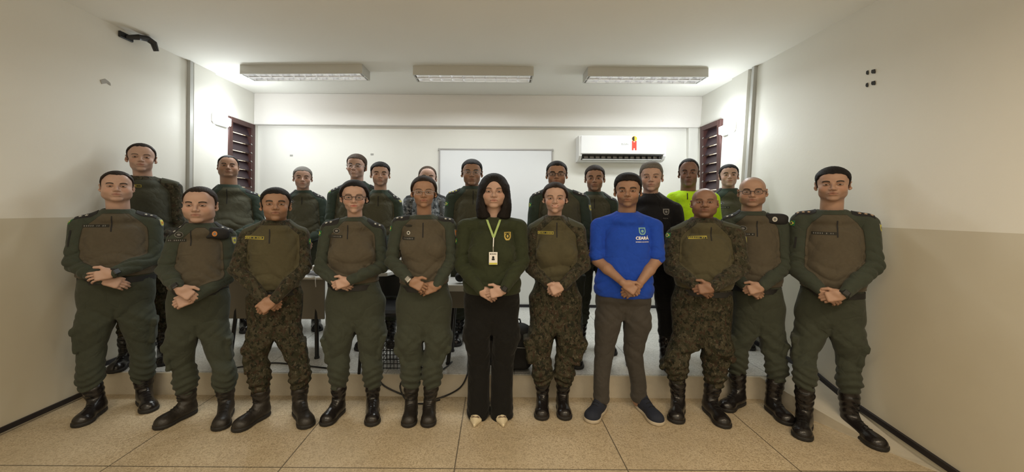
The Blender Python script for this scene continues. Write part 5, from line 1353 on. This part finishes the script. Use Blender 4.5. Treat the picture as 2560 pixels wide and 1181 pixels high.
  shirt=F_SHIRT, trou=F_TROU, watch='r', marks=[('flag', 1990, 558), ('arms', 2190, 570, M_FY), ('tape', 2056, 582, .13, 0), ('zip', 2088, 552, 592), ('pen', 2008, 592, 620)]),
]
# back row: shoulders and heads seen over the front row, standing on the platform
def back(label, seed, Y, cx, head, fw, shl, shr, shy, neck, **k):
    """k may override anything; the rest follows from the shoulder line"""
    hpx = 950/Y; zsh = None
    base = at(cx, 525, Y); hor = VY+ROLL*(cx-VX)
    py = lambda z: hor+(1.45-PLAT-z)*hpx         # z above the platform
    top = (hor+(1.45-PLAT)*hpx-head[1])/hpx      # standing height
    mid = (shl+shr)/2; hw_ = (shr-shl)/2
    d = dict(label=label, group=K, seed=seed, Y=Y, cx=cx, plat=True, head=head, fw=fw, neck=neck, sh=(shl, shr, shy), sht=(shy-.075*hpx, shy-.075*hpx),
             el=((shl-.03*hpx, py(.60*top)), (shr+.03*hpx, py(.60*top))), waist=(py(.565*top), mid-hw_*.76, mid+hw_*.76), hip=(py(.50*top), mid-hw_*.78, mid+hw_*.78),
             crotch=(mid, py(.44*top)), hands=dict(top='r', lw=(mid-.02*hpx, py(.545*top)), lt=(mid+.06*hpx, py(.50*top)), rw=(mid+.05*hpx, py(.55*top)), rt=(mid-.03*hpx, py(.52*top)), curl=.6),
             knee=((None, None), (None, None)), hem=((None, None), (None, None)), autofeet=True, det=.85, shirt=F_SHIRT2, trou=F_TROU, skin=sk('med', .15), belly=.135, chest=.118, arm=.055, thigh=.105, kr=.080, hr=.070)
    d.update(k); return d
PEOPLE += [
 back('tall officer with receding hair behind the heavy-set officer by left wall', 31, 3.14, 366, (354, 359, 432), 66, 268, 458, 482, 446, hair='receding', hairm=H_DBROWN, skin=sk('light', .1, .6), ck=.95, epau=2, shirt=fabric('camo_sleeved_grey_green', (.060, .064, .050), 'camo'), trou=F_CTROU, hpitch=-.05, yf=.7, marks=[('tape', 338, 466, .12, 1)], sht=(452, 453), arm=.05, shw=.225),
 back('stocky officer standing in front of the left louvred window', 32, 3.95, 575, (571, 389, 446), 52, 498, 657, 502, 466, hair='receding', hairm=H_BLACK, skin=sk('tan', .15), jaw=1.35, ck=1.18, nkw=1.25, hpitch=-.1, belly=.17, marks=[('arms', 647, 488, M_FY), ('zip', 571, 474, 510)]),
 back('officer with short grey hair behind the dusty-booted camouflaged officer', 33, 4.05, 758, (757, 417, 473), 45, 702, 818, 508, 480, hair='short', ht=.010, hairm=H_GREY, skin=sk('light', .1), marks=[('round', 730, 504, .04), ('zip', 757, 494, 512)]),
 back('smiling officer in thin glasses, in front of bare back wall', 34, 3.98, 885, (892, 385, 447), 45, 817, 962, 490, 457, hair='short', ht=.012, hairm=H_BROWN, skin=sk('light', .1, 1, 0, ((.36, .14, .11), 12.0)), glasses=1, smile=1, teeth=1, hyaw=-.25, hroll=.05, marks=[('flag', 827, 478), ('round', 857, 474, .04)]),
 back('dark-haired officer right behind the woman in dark framed glasses', 35, 3.62, 948, (951, 405, 466), 46, 884, 1007, 512, 480, hair='short', ht=.013, hairm=H_BLACK, skin=sk('light', .18, 1.2), marks=[('arms', 994, 500, M_FY), ('zip', 947, 492, 516)]),
 back('officer in grey urban camouflage hidden behind the woman with silver watch', 36, 4.15, 1065, (1069, 416, 474), 42, 1007, 1120, 506, 484, hair='short', ht=.006, hairm=H_BROWN, skin=sk('light', .1), shirt=F_GCAMO, trou=F_GCAMO, stars=0),
 back('officer in glasses with three yellow discs on epaulette before the whiteboard', 37, 3.72, 1180, (1180, 398, 466), 46, 1113, 1246, 510, 470, hair='short', ht=.011, hairm=H_BLACK, skin=sk('tan', .15), glasses=1, jaw=1.05, stars=3, starm=M_FY, marks=[('flag', 1126, 510), ('zip', 1183, 478, 512)], sht=(479, 481)),
 back('officer in black framed glasses behind the smiling woman officer', 38, 3.25, 1398, (1392, 403, 470), 50, 1322, 1477, 510, 472, hair='short', ht=.009, hairm=H_BLACK, skin=sk('tan', .15), glasses=2, jaw=1.08, marks=[('flag', 1331, 513), ('arms', 1466, 520, M_FY)], sht=(482, 484)),
 back('short-haired officer between the black framed glasses and the blue jersey', 39, 3.55, 1487, (1487, 413, 479), 44, 1425, 1548, 514, 484, hair='short', ht=.012, hairm=H_DBROWN, skin=sk('tan', .12, 1.1), stars=1, marks=[('zip', 1485, 498, 522)]),
 back('man in black crew-neck tee and black trousers under the air conditioner', 40, 3.20, 1632, (1628, 404, 480), 52, 1550, 1709, 528, 487, hair='short', ht=.010, top=.010, hairm=H_GREY, skin=sk('light', .05, .5), collar=False, sleeve='short', shirt=F_BTEE, trou=F_BLACKT, pants='straight', pocket=False, belt=False, epau=0, marks=[('crest', 1663, 530, M_GREYP), ('text', 1661, 546, 'POLÍCIA', .011, .0002, M_GREYP)]),
 back('man in neon yellow jersey with black zip by the right window', 41, 3.35, 1728, (1722, 397, 469), 46, 1664, 1802, 500, 481, hair='receding', ht=.007, hairm=H_BLACK, skin=sk('deep', .15), shirt=F_NEON, trou=F_BLACKT, epau=0, pocket=False, belt=False, pants='straight', collar=False, nkw=1.15, marks=[('zip', 1716, 484, 500)]),
 back('young officer between the neon jersey and the bald officer in glasses', 42, 3.72, 1822, (1822, 411, 469), 44, 1766, 1884, 512, 476, hair='short', ht=.010, hairm=H_BLACK, skin=sk('light', .08, 1.3), ck=.92, hyaw=.1, hpitch=-.1, shirt=F_SHIRT2, marks=[('round', 1800, 509, .036), ('tape', 1806, 519, .1, 0)]),
]
for i_, S_ in enumerate(PEOPLE):
    if S_.get('hemz', 1) is None: S_.pop('hemz')
    person(S_)
